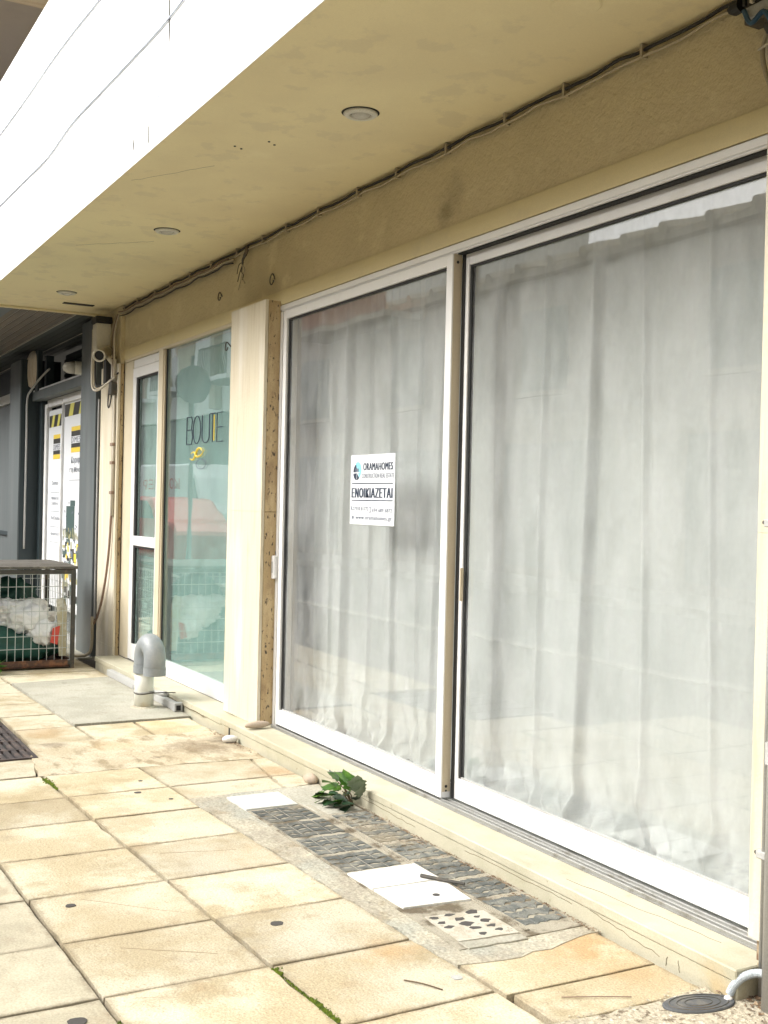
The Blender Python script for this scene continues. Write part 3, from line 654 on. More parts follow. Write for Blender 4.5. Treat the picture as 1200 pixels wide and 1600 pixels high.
# ---- left shop window and door
dw = MB().box(-9.742, -6.935, .0, .07, 2.625, 2.690).build('door_window_frame', 'alu_beige', b_, bevel=.003)
dw['label'] = 'beige frame holding the narrow glass door and the teal shop window'
def dbox(nm, m, *a, bevel=.0015): return MB().box(*a).build(nm, m, dw, bevel=bevel)
dbox('jamb', 'alu_beige', -9.742, -9.49, .004, .07, .092, 2.624, bevel=.003)
dbox('mullion', 'alu_beige', -8.735, -8.63, -.012, .06, .092, 2.624)
dbox('mullion_side', 'alu_tan', -8.628, -8.605, -.004, .055, .095, 2.62)
dbox('bottom_rail', 'alu', -8.603, -6.935, .0, .05, .092, .205)
dbox('door_head', 'alu', -9.488, -8.737, .010, .06, 2.555, 2.622)
dbox('door_top_rail', 'alu', -9.488, -8.737, .004, .05, 2.47, 2.550)
dbox('door_stile', 'alu', -9.488, -9.395, .004, .05, .10, 2.469)
dbox('door_stile', 'alu', -8.80, -8.737, .004, .05, .10, 2.469)
dbox('door_mid_rail', 'alu', -9.394, -8.801, .005, .05, 1.06, 1.14)
dbox('door_bottom_rail', 'alu', -9.394, -8.801, .004, .05, .10, .235)
for (a, b, tx) in ((.2355, 1.0595, 'lower'), (1.1405, 2.4695, 'upper')):
    g = dbox('door_pane', 'glass_teal', -9.36, -8.802, .026, .030, a+.001, b-.001, bevel=0)
    dbox('gasket', 'rubber', -9.3935, -9.35, .008, .0255, a+.001, b-.001, bevel=0)
    dbox('gasket', 'rubber', -9.349, -8.803, .008, .0255, b-.016, b-.002, bevel=0)
dbox('door_film', 'door_film', -9.39, -8.80, .075, .08, .1, 2.5, bevel=0)
dbox('shop_pane', 'glass_teal', -8.602, -6.94, .020, .026, .207, 2.622, bevel=0)
dbox('frosted_film', 'teal', -8.54, -6.94, .075, .082, .10, 2.62, bevel=0)
dbox('gasket', 'rubber', -8.602, -8.59, .008, .018, .207, 2.622, bevel=0)
MB().prism([(-7.07, .205), (-6.945, .19), (-6.95, .12), (-6.985, .10), (-7.03, .112), (-7.07, .14)], -.0035, -.0005, 'y').build('peeling_tape', 'conduit', dw)
MB().lathe([(.011, 0), (.011, .006)], (-8.61, .03, 1.40), (1, 0, 0), n=10).build('screw_cap', 'alu_tan', dw)

# ---- lettering on the teal window
lt = thing('window_lettering', (-7.7, .01, 1.9), 'thin black BOUTE lettering with a yellow swirl on the teal window', 'lettering')
for (ch, a, b) in (('B', -8.10, -7.98), ('O', -7.96, -7.80), ('U', -7.77, -7.62), ('T', -7.61, -7.50), ('E', -7.47, -7.36)):
    def st(pts, r_=.0042): MB().tube([(x, .012, z) for x, z in pts], r_, 5).build('letter_stroke', 'ink', lt)
    z0, z1 = 1.86, 2.06
    if ch == 'B': st([(a, z0), (a, z1)]); st([(a, z1), (b-.02, z1), (b, z1-.03), (b-.02, 1.965), (a, 1.965)]); st([(a, 1.965), (b-.01, 1.965), (b+.01, 1.91), (b-.01, z0), (a, z0)])
    if ch == 'O': st([((a+b)/2+(b-a)/2*math.cos(t), (z0+z1)/2+.1*math.sin(t)) for t in [2*math.pi*q/18 for q in range(19)]])
    if ch == 'U': st([(a, z1), (a, z0+.05)]+[((a+b)/2+(b-a)/2*math.cos(t), z0+.05+.05*math.sin(t)) for t in [math.pi+math.pi*q/8 for q in range(9)]]+[(b, z1)])
    if ch == 'T': st([(a, z1), (b, z1)]); st([((a+b)/2, z1), ((a+b)/2, z0)])
    if ch == 'E': st([(b, z1), (a, z1), (a, z0), (b, z0)]); st([(a, 1.96), (b-.01, 1.96)])
MB().tube([(-7.525, .0115, 2.05), (-7.525, .0115, 1.87)], .005, 5).build('letter_stroke', 'yellow', lt)
sw = catmull([(-8.02, .011, 1.755), (-7.95, .011, 1.745), (-7.90, .011, 1.775), (-7.86, .011, 1.815), (-7.80, .011, 1.825), (-7.75, .011, 1.80)], 6)
MB().tube(sw, [.002+.008*math.sin(math.pi*i/(len(sw)-1)) for i in range(len(sw))], 6).build('yellow_swirl', 'yellow', lt)
sw = catmull([(-8.00, .0105, 1.79), (-7.93, .0105, 1.80), (-7.86, .0105, 1.765), (-7.78, .0105, 1.775), (-7.71, .0105, 1.81)], 6)
MB().tube(sw, [.002+.005*math.sin(math.pi*i/(len(sw)-1)) for i in range(len(sw))], 6).build('yellow_swirl', 'yellow', lt)
MB().tube([(-7.78+.10*math.cos(t), .011, 1.71+.035*math.sin(t)) for t in [2*math.pi*q/20 for q in range(21)]], .0025, 5).build('oval_line', 'ink_grey', lt)

# ---- rental sign
sg = thing('rental_sign', (-5.18, -.03, 1.35), 'white ORAMAHOMES rental notice with dark lettering stuck on the left pane', 'sign')
SX0, SX1, SZ0, SZ1, SY = -5.415, -4.935, 1.342, 1.708, .0085
MB().box(SX0, SX1, SY, SY+.004, SZ0, SZ1).build('board', 'paper', sg, bevel=.0005)
yT = SY-.0008
def sx(k): return SX0+(SX1-SX0)*k
def sz(k): return SZ1-(SZ1-SZ0)*k
text('ORAMAHOMES', 'lettering', 'ink', sx(.30), sx(.955), sz(.225), sz(.120), yT, sg, bold=.022)
text('CONSTRUCTION REAL ESTATE', 'lettering', 'ink_grey', sx(.27), sx(.985), sz(.335), sz(.27), yT, sg, bold=.012)
text('ΕΝΟΙΚΙΑΖΕΤΑΙ', 'lettering', 'ink', sx(.04), sx(.955), sz(.615), sz(.475), yT, sg, bold=.029)
for (a, b) in ((.405, .418), (.645, .658)): MB().box(sx(.035), sx(.965), yT-.0004, yT+.0004, sz(b), sz(a)).build('rule', 'ink', sg)
text('27310 81772', 'lettering', 'ink_grey', sx(.075), sx(.43), sz(.80), sz(.745), yT, sg, bold=.02)
text('694 689 6872', 'lettering', 'ink_grey', sx(.52), sx(.955), sz(.815), sz(.76), yT, sg, bold=.02)
text('www.oramahomes.gr', 'lettering', 'ink_grey', sx(.14), sx(.955), sz(.945), sz(.865), yT, sg, bold=.016)
MB().prism([(sx(.02), sz(.74)), (sx(.035), sz(.735)), (sx(.045), sz(.765)), (sx(.065), sz(.79)), (sx(.055), sz(.805)), (sx(.03), sz(.785))], yT-.0004, yT+.0004, 'y').build('phone_icon', 'ink_grey', sg)
MB().box(sx(.455), sx(.49), yT-.0004, yT+.0004, sz(.825), sz(.745)).build('mobile_icon', 'ink_grey', sg)
MB().box(sx(.461), sx(.484), yT-.0009, yT-.0004, sz(.81), sz(.757)).build('mobile_screen', 'paper', sg)
MB().lathe([(.010, 0), (.010, .0008)], (sx(.075), yT, sz(.90)), (0, -1, 0), n=14).build('globe_icon', 'ink_grey', sg)
cxl, czl, rl = sx(.155), sz(.23), .040
def disc(cx, cz, rx, rz, t0, t1, y, nm, m): 
    pts = [(cx+rx*math.cos(t0+(t1-t0)*q/18), cz+rz*math.sin(t0+(t1-t0)*q/18)) for q in range(19)]
    if t1-t0 < 6: pts.append((cx, cz))
    MB().prism(pts, y-.0004, y+.0002, 'y').build(nm, m, sg)
disc(cxl+.007, czl+.006, rl, rl*1.05, R(-70), R(130), yT, 'logo_disc', 'cyan')
disc(cxl-.004, czl-.004, rl*.95, rl*1.0, R(100), R(185), yT-.0006, 'logo_half', 'ink')
disc(cxl-.004, czl-.012, rl*.95, rl*.9, R(185), R(320), yT-.0006, 'logo_half', 'ink')
for q in range(4): MB().box(cxl-.018+.011*q, cxl-.010+.011*q, yT-.0012, yT-.0007, czl-.004, czl+.014).build('logo_window', 'ink_grey', sg)
MB().box(cxl-.04, cxl+.03, yT-.0018, yT-.0013, czl-.010, czl-.006).build('logo_bar', 'paper', sg)
MB().box(cxl-.003, cxl, yT-.0018, yT-.0013, czl-.045, czl-.010).build('logo_bar', 'paper', sg)

# ---- curtains
def curtain(x0, x1, y0, label, seed, folds, bottom_slant=0.0):
    rnd = random.Random(seed); nx, nz = int((x1-x0)/.0065), 44
    z0, z1 = .10, 2.68
    # fold profile: sharp ridges with broad valleys
    ks = []; x = x0
    while x < x1+.3: ks.append((x, rnd.uniform(.35, 1.35), rnd.uniform(-.03, .03))); x += rnd.uniform(*folds)
    def prof(x, z):
        v = 0
        for (kx, a, dx) in ks:
            kk = kx+dx*(1-z/2.6)*2.2
            d = (x-kk)
            v += a*(.017*math.exp(-(d/.009)**2) + (.034*math.exp(-((d)/.085)**2) if d < 0 else .034*math.exp(-(d/.020)**2)))
        return v
    v = []; fs = []
    for j in range(nz+1):
        t = j/nz; z = z0+(z1-z0)*(t**1.25)
        for i in range(nx+1):
            x = x0+(x1-x0)*i/nx
            zz = z
            low = max(0, 1-(z-z0)/.38)
            y = y0-prof(x, z)*(.85+.15*low)
            y += -.055*low**2*(.5+.5*math.sin(x*17+seed)) + .028*low*math.sin(x*41+z*23+seed*2) + .010*low*math.sin(x*70-z*50)
            y += .010*math.sin(x*5+z*1.3+seed)
            if j == 0: zz = z0+.012*(1+math.sin(x*9+seed))
            y = max(y, .108)
            v.append((x+.02*low*math.sin(z*18+x*8), y, zz))
    for j in range(nz):
        for i in range(nx):
            a = j*(nx+1)+i; fs.append((a, a+1, a+nx+2, a+nx+1))
    m_ = MB(); m_.v = v; m_.f = fs
    o = m_.build('curtain', 'curtain', smooth=True, label=label, cat='curtain', group='grey curtains behind the sliding window')
    md = o.modifiers.new('solid', 'SOLIDIFY'); md.thickness = .0015
    return o
curtain(-6.70, -4.79, .235, 'grey floor length curtain behind the pane with the rental sign', 3, (.17, .30))
curtain(-4.77, -1.95, .255, 'wide grey curtain bunched at the floor behind the right pane', 11, (.22, .42))

# ------------------------------------------------------------------ soffit lights
def downlight(x, y, label):
    t = thing('downlight', (x, y, 3.12), label, 'ceiling light', 'downlights in the soffit')
    MB().lathe([(.072, .0), (.074, -.006), (.066, -.013), (.050, -.015), (.046, -.008), (.046, -.001)], (x, y, 3.1195), n=32).build('trim_ring', 'lamp_white', t, smooth=True)
    MB().lathe([(.044, -.004), (.040, -.014), (.030, -.021), (.014, -.025), (.001, -.026)], (x+.006, y, 3.119), n=24).build('lens', 'lens', t, smooth=True)
    MB().lathe([(.082, -.0005), (.078, -.002)], (x, y, 3.1198), n=32).build('painted_shadow_ring', 'dark', t)  # dark ring painted in for the shadow around the trim
downlight(-4.33, -.54, 'largest soffit downlight, nearest to the camera')
downlight(-6.86, -.57, 'middle soffit downlight above the loose wire ends')
downlight(-9.39, -.59, 'farthest soffit downlight near the dark slot')

# cables along the corner of wall and soffit
def run(name, m, rad, off, x0, x1, label, amp=.006, sag=.010, seed=0):
    rnd = random.Random(seed); pts = []; x = x0; i = 0
    while x < x1+.01:
        t = i % 6
        pts.append((x, off[0]-.002-amp*abs(math.sin(i*.9+seed))-rnd.uniform(0, .004), off[1]-sag*math.sin(math.pi*(t/6))-rnd.uniform(0, amp*.7))); x += .085; i += 1
    return MB().tube(catmull(pts, 3), rad, 6).build(name, m, smooth=True, label=label, cat='cable', group='cables under the soffit')
run('cable', 'cable_black', .0065, (-.012, 3.106), -9.9, -2.62, 'black cable closest to the soffit corner', seed=1)
run('cable', 'cable_beige', .0062, (-.010, 3.086), -9.9, -2.62, 'beige cable running just under the black one', amp=.007, sag=.012, seed=2)
run('cable', 'cable_beige', .010, (-.018, 3.060), -9.85, -7.12, 'thick beige cable ending above the pilaster', amp=.004, sag=.006, seed=3)
run('cable', 'cable_brown', .006, (-.020, 3.083), -9.85, -7.15, 'brown cable behind the thick beige one', amp=.006, sag=.016, seed=5)
run('cable', 'cable_black', .005, (-.022, 3.045), -9.85, -7.10, 'thin black cable below the thick beige one', amp=.004, sag=.014, seed=6)
x = -9.7
while x < -2.7:
    MB().box(x-.006, x+.006, -.030, -.001, 3.068, 3.118).build('cable_clip', 'cable_beige', bpy.data.objects.get('cable'))
    x += random.uniform(.36, .5)
# loose wire ends
lw = thing('loose_wires', (-6.97, -.02, 3.08), 'frayed loose wire ends hanging under the soffit cables', 'wires')
MB().tube(catmull([(-6.90, -.02, 3.10), (-6.89, -.03, 3.06), (-6.93, -.035, 3.02), (-6.95, -.03, 2.99)], 5), [.014]*4+[.012]*4+[.009]*4+[.007]*4, 7).build('wire_bundle', 'metal_dark', lw)
for i, pts in enumerate([[(-6.95, -.03, 2.99), (-6.97, -.03, 2.95), (-6.93, -.03, 2.92), (-6.95, -.03, 2.89)], [(-6.95, -.03, 2.99), (-6.91, -.03, 2.95), (-6.95, -.03, 2.91), (-6.90, -.03, 2.86)],
                         [(-6.95, -.03, 2.99), (-7.00, -.03, 2.94), (-7.03, -.03, 2.89)], [(-6.95, -.03, 2.99), (-6.96, -.03, 2.92), (-7.04, -.02, 2.84)], [(-6.93, -.03, 3.0), (-7.01, -.03, 3.0), (-7.07, -.02, 2.95)]]):
    MB().tube(catmull(pts, 5), .0028, 5).build('wire_strand', 'cable_beige' if i % 2 else 'cable_black', lw)
# hooks
def hook(x, y, z, label, rr=.026):
    pts = [(x, .0 if z > 2.7 else y+.03, z-.0)]+arc((x, y, z), (1, 0, .2), (0, 0, 1), rr, R(60), R(330), 14)
    MB().tube(pts, .0042, 6).build('hook', 'metal_dark', smooth=True, label=label, cat='hook', group='screw hooks over the pilaster')
hook(-7.39, -.02, 2.85, 'dark screw hook in the stucco left of the pilaster top')
hook(-6.48, -.02, 2.82, 'dark screw hook in the stucco right of the pilaster top', .032)
hook(-6.955, -.125, 2.45, 'dark screw hook on the left edge of the pilaster')

# horizontal cables on the fascia
def fcable(zs, label, seed):
    pts = []
    xs = [-10.3, -9.37, -8.4, -7.55, -6.9, -6.28, -5.6, -5.06, -4.3, -3.4, -2.4, -1.0]
    for i, x in enumerate(xs): pts.append((x, -1.158, zs[i]))
    MB().tube(catmull(pts, 4), .0042, 6).build('fascia_cable', 'cable_blue', smooth=True, label=label, cat='cable', group='thin cables across the balcony front')
fcable([4.30, 4.27, 4.25, 4.25, 4.235, 4.205, 4.20, 4.26, 4.22, 4.2, 4.22, 4.2], 'upper thin grey cable across the white balcony front', 1)
fcable([3.73, 3.705, 3.675, 3.648, 3.685, 3.672, 3.655, 3.650, 3.69, 3.64, 3.66, 3.65], 'lower thin grey cable across the white balcony front', 2)

# ------------------------------------------------------------------ top right electrical clutter
eb = thing('terminal_box', (-2.56, -.05, 2.98), 'open black and grey terminal box with blue wire at the top right corner', 'electrical box')
MB().box(-2.62, -2.42, -.07, -.002, 2.985, 3.11).build('box_body', 'metal_dark', eb, bevel=.004)
MB().box(-2.60, -2.45, -.085, -.071, 2.99, 3.03).build('terminal_strip', 'conduit', eb, bevel=.003)
for i in range(5): MB().box(-2.60+.03*i, -2.588+.03*i, -.100, -.086, 3.03, 3.075).build('terminal', 'cable_pale' if i % 2 else 'rubber', eb, bevel=.002)
M['blue'] = mat('blue_wire', (.03, .09, .16), rough=.5, fine=0)
MB().tube(catmull([(-2.60, -.09, 3.02), (-2.56, -.10, 2.965), (-2.52, -.09, 2.99), (-2.49, -.09, 2.95)], 5), .008, 6).build('wire', 'blue', eb)
MB().lathe([(.022, 0), (.024, .03), (.012, .05)], (-2.64, -.06, 3.06), (-1, 0, 0), n=12).build('cable_gland', 'rubber', eb)
MB().lathe([(.018, 0), (.020, .03), (.010, .05)], (-2.53, -.05, 2.985), (0, 0, -1), n=12).build('cable_gland', 'metal_dark', eb)
for i, (dx, dz) in enumerate([(0, 0), (.02, .01), (.045, .02)]):
    MB().tube(catmull([(-2.52+dx, -.05, 2.97), (-2.56+dx, -.045, 2.90), (-2.555+dx, -.04, 2.83+dz), (-2.52+dx, -.04, 2.76+dz), (-2.46+dx, -.04, 2.73+dz), (-2.40, -.04, 2.76)], 6), .0075, 7).build('cable_loop', ('cable_beige', 'cable_pale', 'cable_beige')[i], eb, smooth=True)
MB().tube([(-2.57, -.055, 2.895), (-2.50, -.06, 2.905), (-2.44, -.055, 2.91)], .004, 6).build('cable_tie', 'cable_pale', eb)

# right hand conduits
cd = thing('conduit_pipe', (-2.33, -.13, 0), 'thin grey vertical conduit on the right travertine pilaster', 'pipe')
MB().tube([(-2.405, -.120, 0), (-2.405, -.120, 3.1)], .0105, 14).build('pipe', 'conduit', cd, smooth=True)
for z in (.43, 1.42, 2.3):
    MB().box(-2.43, -2.392, -.134, -.106, z-.012, z+.012).build('pipe_clamp', 'conduit', cd, bevel=.003)
    MB().lathe([(.007, 0), (.006, .008)], (-2.436, -.118, z+.002), (0, -1, 0), n=8).build('screw', 'metal_dark', cd)
c3 = thing('drain_pipe', (-2.25, -.2, 0), 'wide grey drain pipe at the right edge of the view', 'pipe')
MB().tube([(-2.325, -.150, 0), (-2.325, -.150, 3.1)], .040, 20).build('pipe', 'conduit', c3, smooth=True)
for z in (.75, 2.0): MB().lathe([(.046, -.03), (.046, .03)], (-2.325, -.150, z), n=20).build('collar', 'conduit', c3)
# oval manhole and flexible hose
mh = thing('oval_cover', (-2.45, -.33, 0), 'dark oval plastic cover lying on the rough concrete near the hose', 'cover')
ov = [( -2.455+.060*math.cos(t)+.018*math.sin(t), -.325+.118*math.sin(t)*(1 if math.sin(t) > 0 else .95)) for t in [2*math.pi*q/26 for q in range(26)]]
MB().prism(ov, .0, .010).build('rim', 'cover_dark', mh, bevel=.003)
for k_ in (.82, .6, .38):
    pts = [(-2.455+(x+2.455)*k_, -.325+(y+.325)*k_, .0105) for x, y in ov]; MB().tube(pts+[pts[0]], .0013, 5).build('ridge', 'metal_dark', mh)
hp = catmull([(-2.44, -.215, .02), (-2.43, -.205, .05), (-2.41, -.185, .078), (-2.375, -.16, .095), (-2.30, -.15, .10)], 30)
MB().tube(hp, [.0128 if (i//2) % 2 else .0116 for i in range(len(hp))], 12).build('flexible_hose', 'flex', label='grey corrugated hose curving from the ground to the pilaster foot', cat='hose')
MB().lathe([(.014, 0), (.012, .01), (.004, .016)], (-2.435, -.225, .004), n=10).build('white_stone', 'stone_white', label='tiny white pebble at the end of the corrugated hose', cat='pebble')
for i in range(9):
    x, y = random.uniform(-2.42, -2.25), random.uniform(-.115, -.095); rr = random.uniform(.012, .026)
    MB().box(x-rr, x+rr, y-rr*.7, y+rr*.7, .0, random.uniform(.02, .12)).build('rubble_piece', 'brick' if i % 3 else 'stone_tan', b_, bevel=.005)

# ------------------------------------------------------------------ vent pipe with elbows
vp = thing('vent_pipe', (-7.65, -.41, 0), 'white PVC vent pipe with grey U bend rising from the concrete patch', 'pipe')
px, py = -7.68, -.40; ro = .066
MB().lathe([(ro, 0), (ro, .31)], (px, py, .0), n=32).build('white_pipe', 'pvc_white', vp, smooth=True)
MB().lathe([(ro+.03, 0), (ro+.012, .006), (ro+.002, .012)], (px, py, .010), n=28).build('mortar_collar', 'mortar', vp)
rb = .088; ux, uy = .985, .09
path = [(px, py, .255), (px, py, .33)] + [(px+ux*(rb-rb*math.cos(t)), py+uy*(rb-rb*math.cos(t)), .355+rb*math.sin(t)*1.15) for t in [math.pi*q/16 for q in range(17)]] + [(px+2*rb*ux, py+2*rb*uy, .33), (px+2*rb*ux, py+2*rb*uy, .262)]
MB().tube(path, .0735, 28, caps=True).build('grey_elbow', 'pvc_grey', vp, smooth=True)
MB().lathe([(.078, 0), (.078, .055)], (px, py, .250), n=30).build('socket_collar', 'pvc_grey', vp)
MB().lathe([(.077, 0), (.077, .05)], (px+2*rb*ux, py+2*rb*uy, .254), n=30).build('socket_collar', 'pvc_grey', vp)
MB().lathe([(.066, 0), (.066, .002)], (px+2*rb*ux, py+2*rb*uy, .2525), n=26).build('pipe_opening', 'dark', vp)
tp = [(px+(ro+.003)*math.cos(t), py+(ro+.003)*math.sin(t), .112+.004*math.sin(2*t)) for t in [2*math.pi*q/22 for q in range(23)]]
MB().tube(tp, .0035, 5).build('wire_tie', 'metal_dark', vp); MB().tube([(x_, y_, z_+.009) for x_, y_, z_ in tp], .003, 5).build('wire_tie', 'conduit', vp)
MB().tube([(px+ro, py+.02, .115), (px+.10, py+.10, .12), (px+.12, -.215, .118)], .004, 6).build('wire_tie', 'metal_dark', vp)
# duct lying along the base
du = thing('cable_duct', (-8.3, -.24, 0), 'flat grey plastic duct lying along the base below the shop door', 'duct')
MB().box(-9.15, -7.42, -.262, -.215, .012, .062).build('duct_body', 'conduit', du, bevel=.004)
MB().box(-7.46, -7.412, -.270, -.210, .012, .072).build('duct_end', 'conduit', du, bevel=.004)
MB().box(-7.4125, -7.410, -.258, -.226, .020, .055).build('duct_opening', 'dark', du)
MB().tube([(-8.30, -.285, .05), (-8.0, -.27, .06), (-7.72, -.23, .085)], .018, 8).build('grey_rag', 'conduit', du)

# stones on / near the ledge
def pebble(x, y, z, a, b, c_, m, rot, label, cat='stone', name='stone'):
    m_ = MB().lathe([(.01, -1), (.55, -.86), (.9, -.45), (1, 0), (.92, .4), (.6, .82), (.01, 1)], (0, 0, 0), (1, 0, 0), n=14)
    m_.v = [(x+math.cos(rot)*v[0]*a-math.sin(rot)*v[1]*b, y+math.sin(rot)*v[0]*a+math.cos(rot)*v[1]*b, z+v[2]*c_) for v in m_.v]
    return m_.build(name, m, smooth=True, label=label, cat=cat)
pebble(-6.285, -.135, .120, .085, .024, .022, 'stone_tan', R(95), 'sausage shaped tan stone on the ledge beside the pilaster foot')
pebble(-6.40, -.26, .022, .05, .028, .024, 'stone_white', R(80), 'smooth white stone at the foot of the ledge under the pilaster')
pebble(-5.32, -.235, .02, .05, .03, .03, 'stone_tan', R(10), 'rough lump of stone against the sill left of the green plant')

# ------------------------------------------------------------------ plant
pl = thing('leafy_weed', (-4.80, -.245, 0), 'leafy green weed sprouting at the foot of the sill', 'plant')
LO = [(0, 0), (.10, .10), (.22, .33), (.30, .24), (.38, .40), (.50, .33), (.60, .38), (.70, .24), (.82, .20), (1, 0)]
def leaf_mesh(nm, m, seed):
    rnd = random.Random(seed); v = []; fs = []
    up = [(a, b*rnd.uniform(.85, 1.15)) for a, b in LO]
    for a, b in up: v.append((a, 0, -.22*a*a+.04*math.sin(a*6)))
    for a, b in up: v.append((a-.02, b, .10*b*4*.25-.25*a*a))
    for a, b in up: v.append((a-.02, -b, .10*b-.25*a*a-.02))
    n_ = len(up)
    for i in range(n_-1): fs.append((i, i+1, n_+i+1, n_+i)); fs.append((i+1, i, 2*n_+i, 2*n_+i+1))
    me = bpy.data.meshes.new(nm); me.from_pydata(v, [], fs); me.materials.append(M[m]); me.shade_smooth(); return me
LM = {k: [leaf_mesh('leaf', k, i) for i in range(3)] for k in ('leaf', 'leaf_dark', 'leaf_grey')}
def leaf(p, yaw_, pitch_, size, m, roll=0, parent=None, i=0):
    o = bpy.data.objects.new('leaf', LM[m][i % 3]); COL.objects.link(o); o.parent = parent or pl
    o.matrix_parent_inverse = Matrix.Translation(-Vector((parent or pl).location))
    o.location = p; o.rotation_euler = (roll, -pitch_, yaw_); o.scale = (size, size, size)
random.seed(21)
base = Vector((-4.80, -.255, .0))
for i in range(6):
    a = random.uniform(math.pi*.9, math.pi*2.1); h = random.uniform(.05, .13); tip = base+Vector((math.cos(a)*.07-.03, math.sin(a)*.05-.02, h))
    MB().tube([tuple(base), tuple(base.lerp(tip, .5)+Vector((0, 0, .02))), tuple(tip)], [.004, .003, .002], 5).build('stem', 'stem', pl)
LV = [  # dx, dy, z, yaw, pitch, size, kind
    (.03, -.00, .07, -30, 70, .115, 'leaf_grey'), (-.01, -.01, .07, 200, 72, .105, 'leaf'), (.05, .0, .05, 0, 75, .085, 'leaf_grey'), (-.03, -.02, .10, 225, 38, .10, 'leaf'), (-.05, -.03, .07, 215, 12, .11, 'leaf'),
    (-.10, -.03, .06, 200, 8, .10, 'leaf'), (-.12, -.02, .09, 170, 35, .085, 'leaf_dark'), (-.06, -.05, .04, 240, -4, .10, 'leaf'), (-.13, -.05, .035, 205, -8, .09, 'leaf_dark'), (-.02, -.05, .03, 270, 5, .09, 'leaf_dark'),
    (.01, -.03, .04, 280, 28, .085, 'leaf_dark'), (.03, -.02, .03, 300, 20, .075, 'leaf_dark'), (-.09, -.01, .12, 190, 15, .07, 'leaf_dark'), (-.15, -.06, .03, 215, -5, .075, 'leaf'), (-.02, -.06, .055, 250, 10, .08, 'leaf'),
    (-.07, .0, .11, 150, 20, .07, 'leaf_dark'), (.0, -.02, .10, 250, 55, .09, 'leaf'), (.02, -.04, .02, 320, 0, .07, 'leaf_dark'), (-.05, -.07, .02, 230, -6, .08, 'leaf_dark'), (-.16, -.02, .07, 185, 5, .08, 'leaf')]
for i, (dx, dy, z, yw, pt, sz_, k_) in enumerate(LV): leaf(base+Vector((dx*1.15, dy*1.15, z*1.12)), R(yw), R(pt), sz_*1.05, k_, R(random.uniform(-25, 25)), i=i)
for i in range(16): leaf(base+Vector((random.uniform(-.12, .05), random.uniform(-.07, 0), random.uniform(.02, .08))), R(random.uniform(160, 330)), R(random.uniform(-5, 45)), random.uniform(.045, .075), random.choice(('leaf_dark', 'leaf_dark', 'leaf')), R(random.uniform(-30, 30)), i=i)
p2 = thing('small_weed', (-9.62, -1.02, 0), 'small bright green weed at the left edge in front of the wire cage', 'plant')
for i in range(9): leaf(Vector((-9.62, -1.05, .02+.01*i)), R(40*i+10), R(15+20*(i % 3)), .11, 'leaf', R(random.uniform(-20, 20)), parent=p2, i=i)

# ------------------------------------------------------------------ corner equipment on the far pilaster
jb = thing('junction_box', (-10.0, -.12, 2.9), 'beige junction box under the soffit corner', 'box')
MB().box(-10.12, -9.99, -.185, -.056, 2.72, 2.99).build('box_shell', 'camera_white', jb, bevel=.006)
MB().box(-10.14, -9.97, -.195, -.05, 2.992, 3.05).build('box_cap', 'rubber', jb, bevel=.006)
cc = thing('security_camera', (-9.85, -.12, 2.72), 'beige bullet security camera with black lens on the far pilaster', 'camera')
cv = Vector((.80, -.50, -.28)).normalized(); c0 = Vector((-9.86, -.17, 2.70))
MB().lathe([(.040, -.16), (.052, -.15), (.052, .06), (.055, .062), (.055, .085), (.047, .088), (.043, .07)], c0, tuple(cv), n=24).build('camera_body', 'camera_white', cc, smooth=True)
MB().lathe([(.040, .068), (.040, .073)], c0, tuple(cv), n=20).build('lens', 'rubber', cc)
MB().tube([tuple(c0-cv*.08), (-9.86, -.10, 2.66), (-9.88, -.055, 2.62)], .02, 10).build('camera_bracket', 'camera_white', cc)
MB().box(-9.95, -9.80, -.075, -.053, 2.50, 2.66).build('bracket_plate', 'camera_white', cc, bevel=.004)
MB().box(-9.985, -9.90, -.12, -.06, 2.46, 2.68).build('shade_painted_bracket', 'rubber', cc, bevel=.004)  # bracket coloured black for the shade it stands in
lp = [(-10.16, -.17, 2.95), (-10.17, -.17, 2.75), (-10.16, -.175, 2.55), (-10.10, -.18, 2.42), (-10.0, -.16, 2.40), (-9.92, -.12, 2.44), (-9.84, -.09, 2.475), (-9.76, -.08, 2.50)]
for i in range(3):
    MB().tube(catmull([(x+.012*i, y+.012*i, z+.018*i) for x, y, z in lp], 6), .007 if i else .010, 7).build('cable_loop', ('cable_pale', 'cable_beige', 'cable_black')[i], smooth=True, label=('thick pale cable looping down under the junction box', 'beige cable inside the loop below the junction box', 'black cable at the inside of the loop below the junction box')[i], cat='cable')
for i, (a, b) in enumerate(((-9.93, -9.96), (-9.87, -9.83), (-9.83, -9.80))):
    MB().tube(catmull([(a, -.03, 3.06), (a+.01, -.07, 2.9), (b, -.075, 2.7), (b+.02, -.08, 2.5)], 6), .008, 6).build('riser_cable', ('cable_beige', 'cable_brown', 'cable_pale')[i], smooth=True, label=('beige riser cable beside the camera', 'brown riser cable behind the camera', 'pale riser cable on the pilaster corner')[i], cat='cable')
sb = thing('grey_socket', (-9.80, -.08, 2.42), 'small dark grey box with a loop of wire on the far pilaster', 'box')
MB().box(-9.86, -9.775, -.105, -.054, 2.35, 2.46).build('socket_body', 'metal_dark', sb, bevel=.005)
MB().tube(catmull([(-9.94, -.075, 2.44), (-9.955, -.08, 2.32), (-9.93, -.085, 2.25), (-9.88, -.085, 2.26), (-9.84, -.08, 2.36)], 6), .006, 6).build('wire_loop', 'cable_black', sb)
cp = thing('wall_conduit', (-9.8, -.065, 1), 'pale cable conduit running down the front of the far pilaster', 'conduit')
MB().tube([(-9.80, -.066, 2.34), (-9.80, -.066, 1.30)], .013, 8).build('tube_run', 'cable_pale', cp, smooth=True)
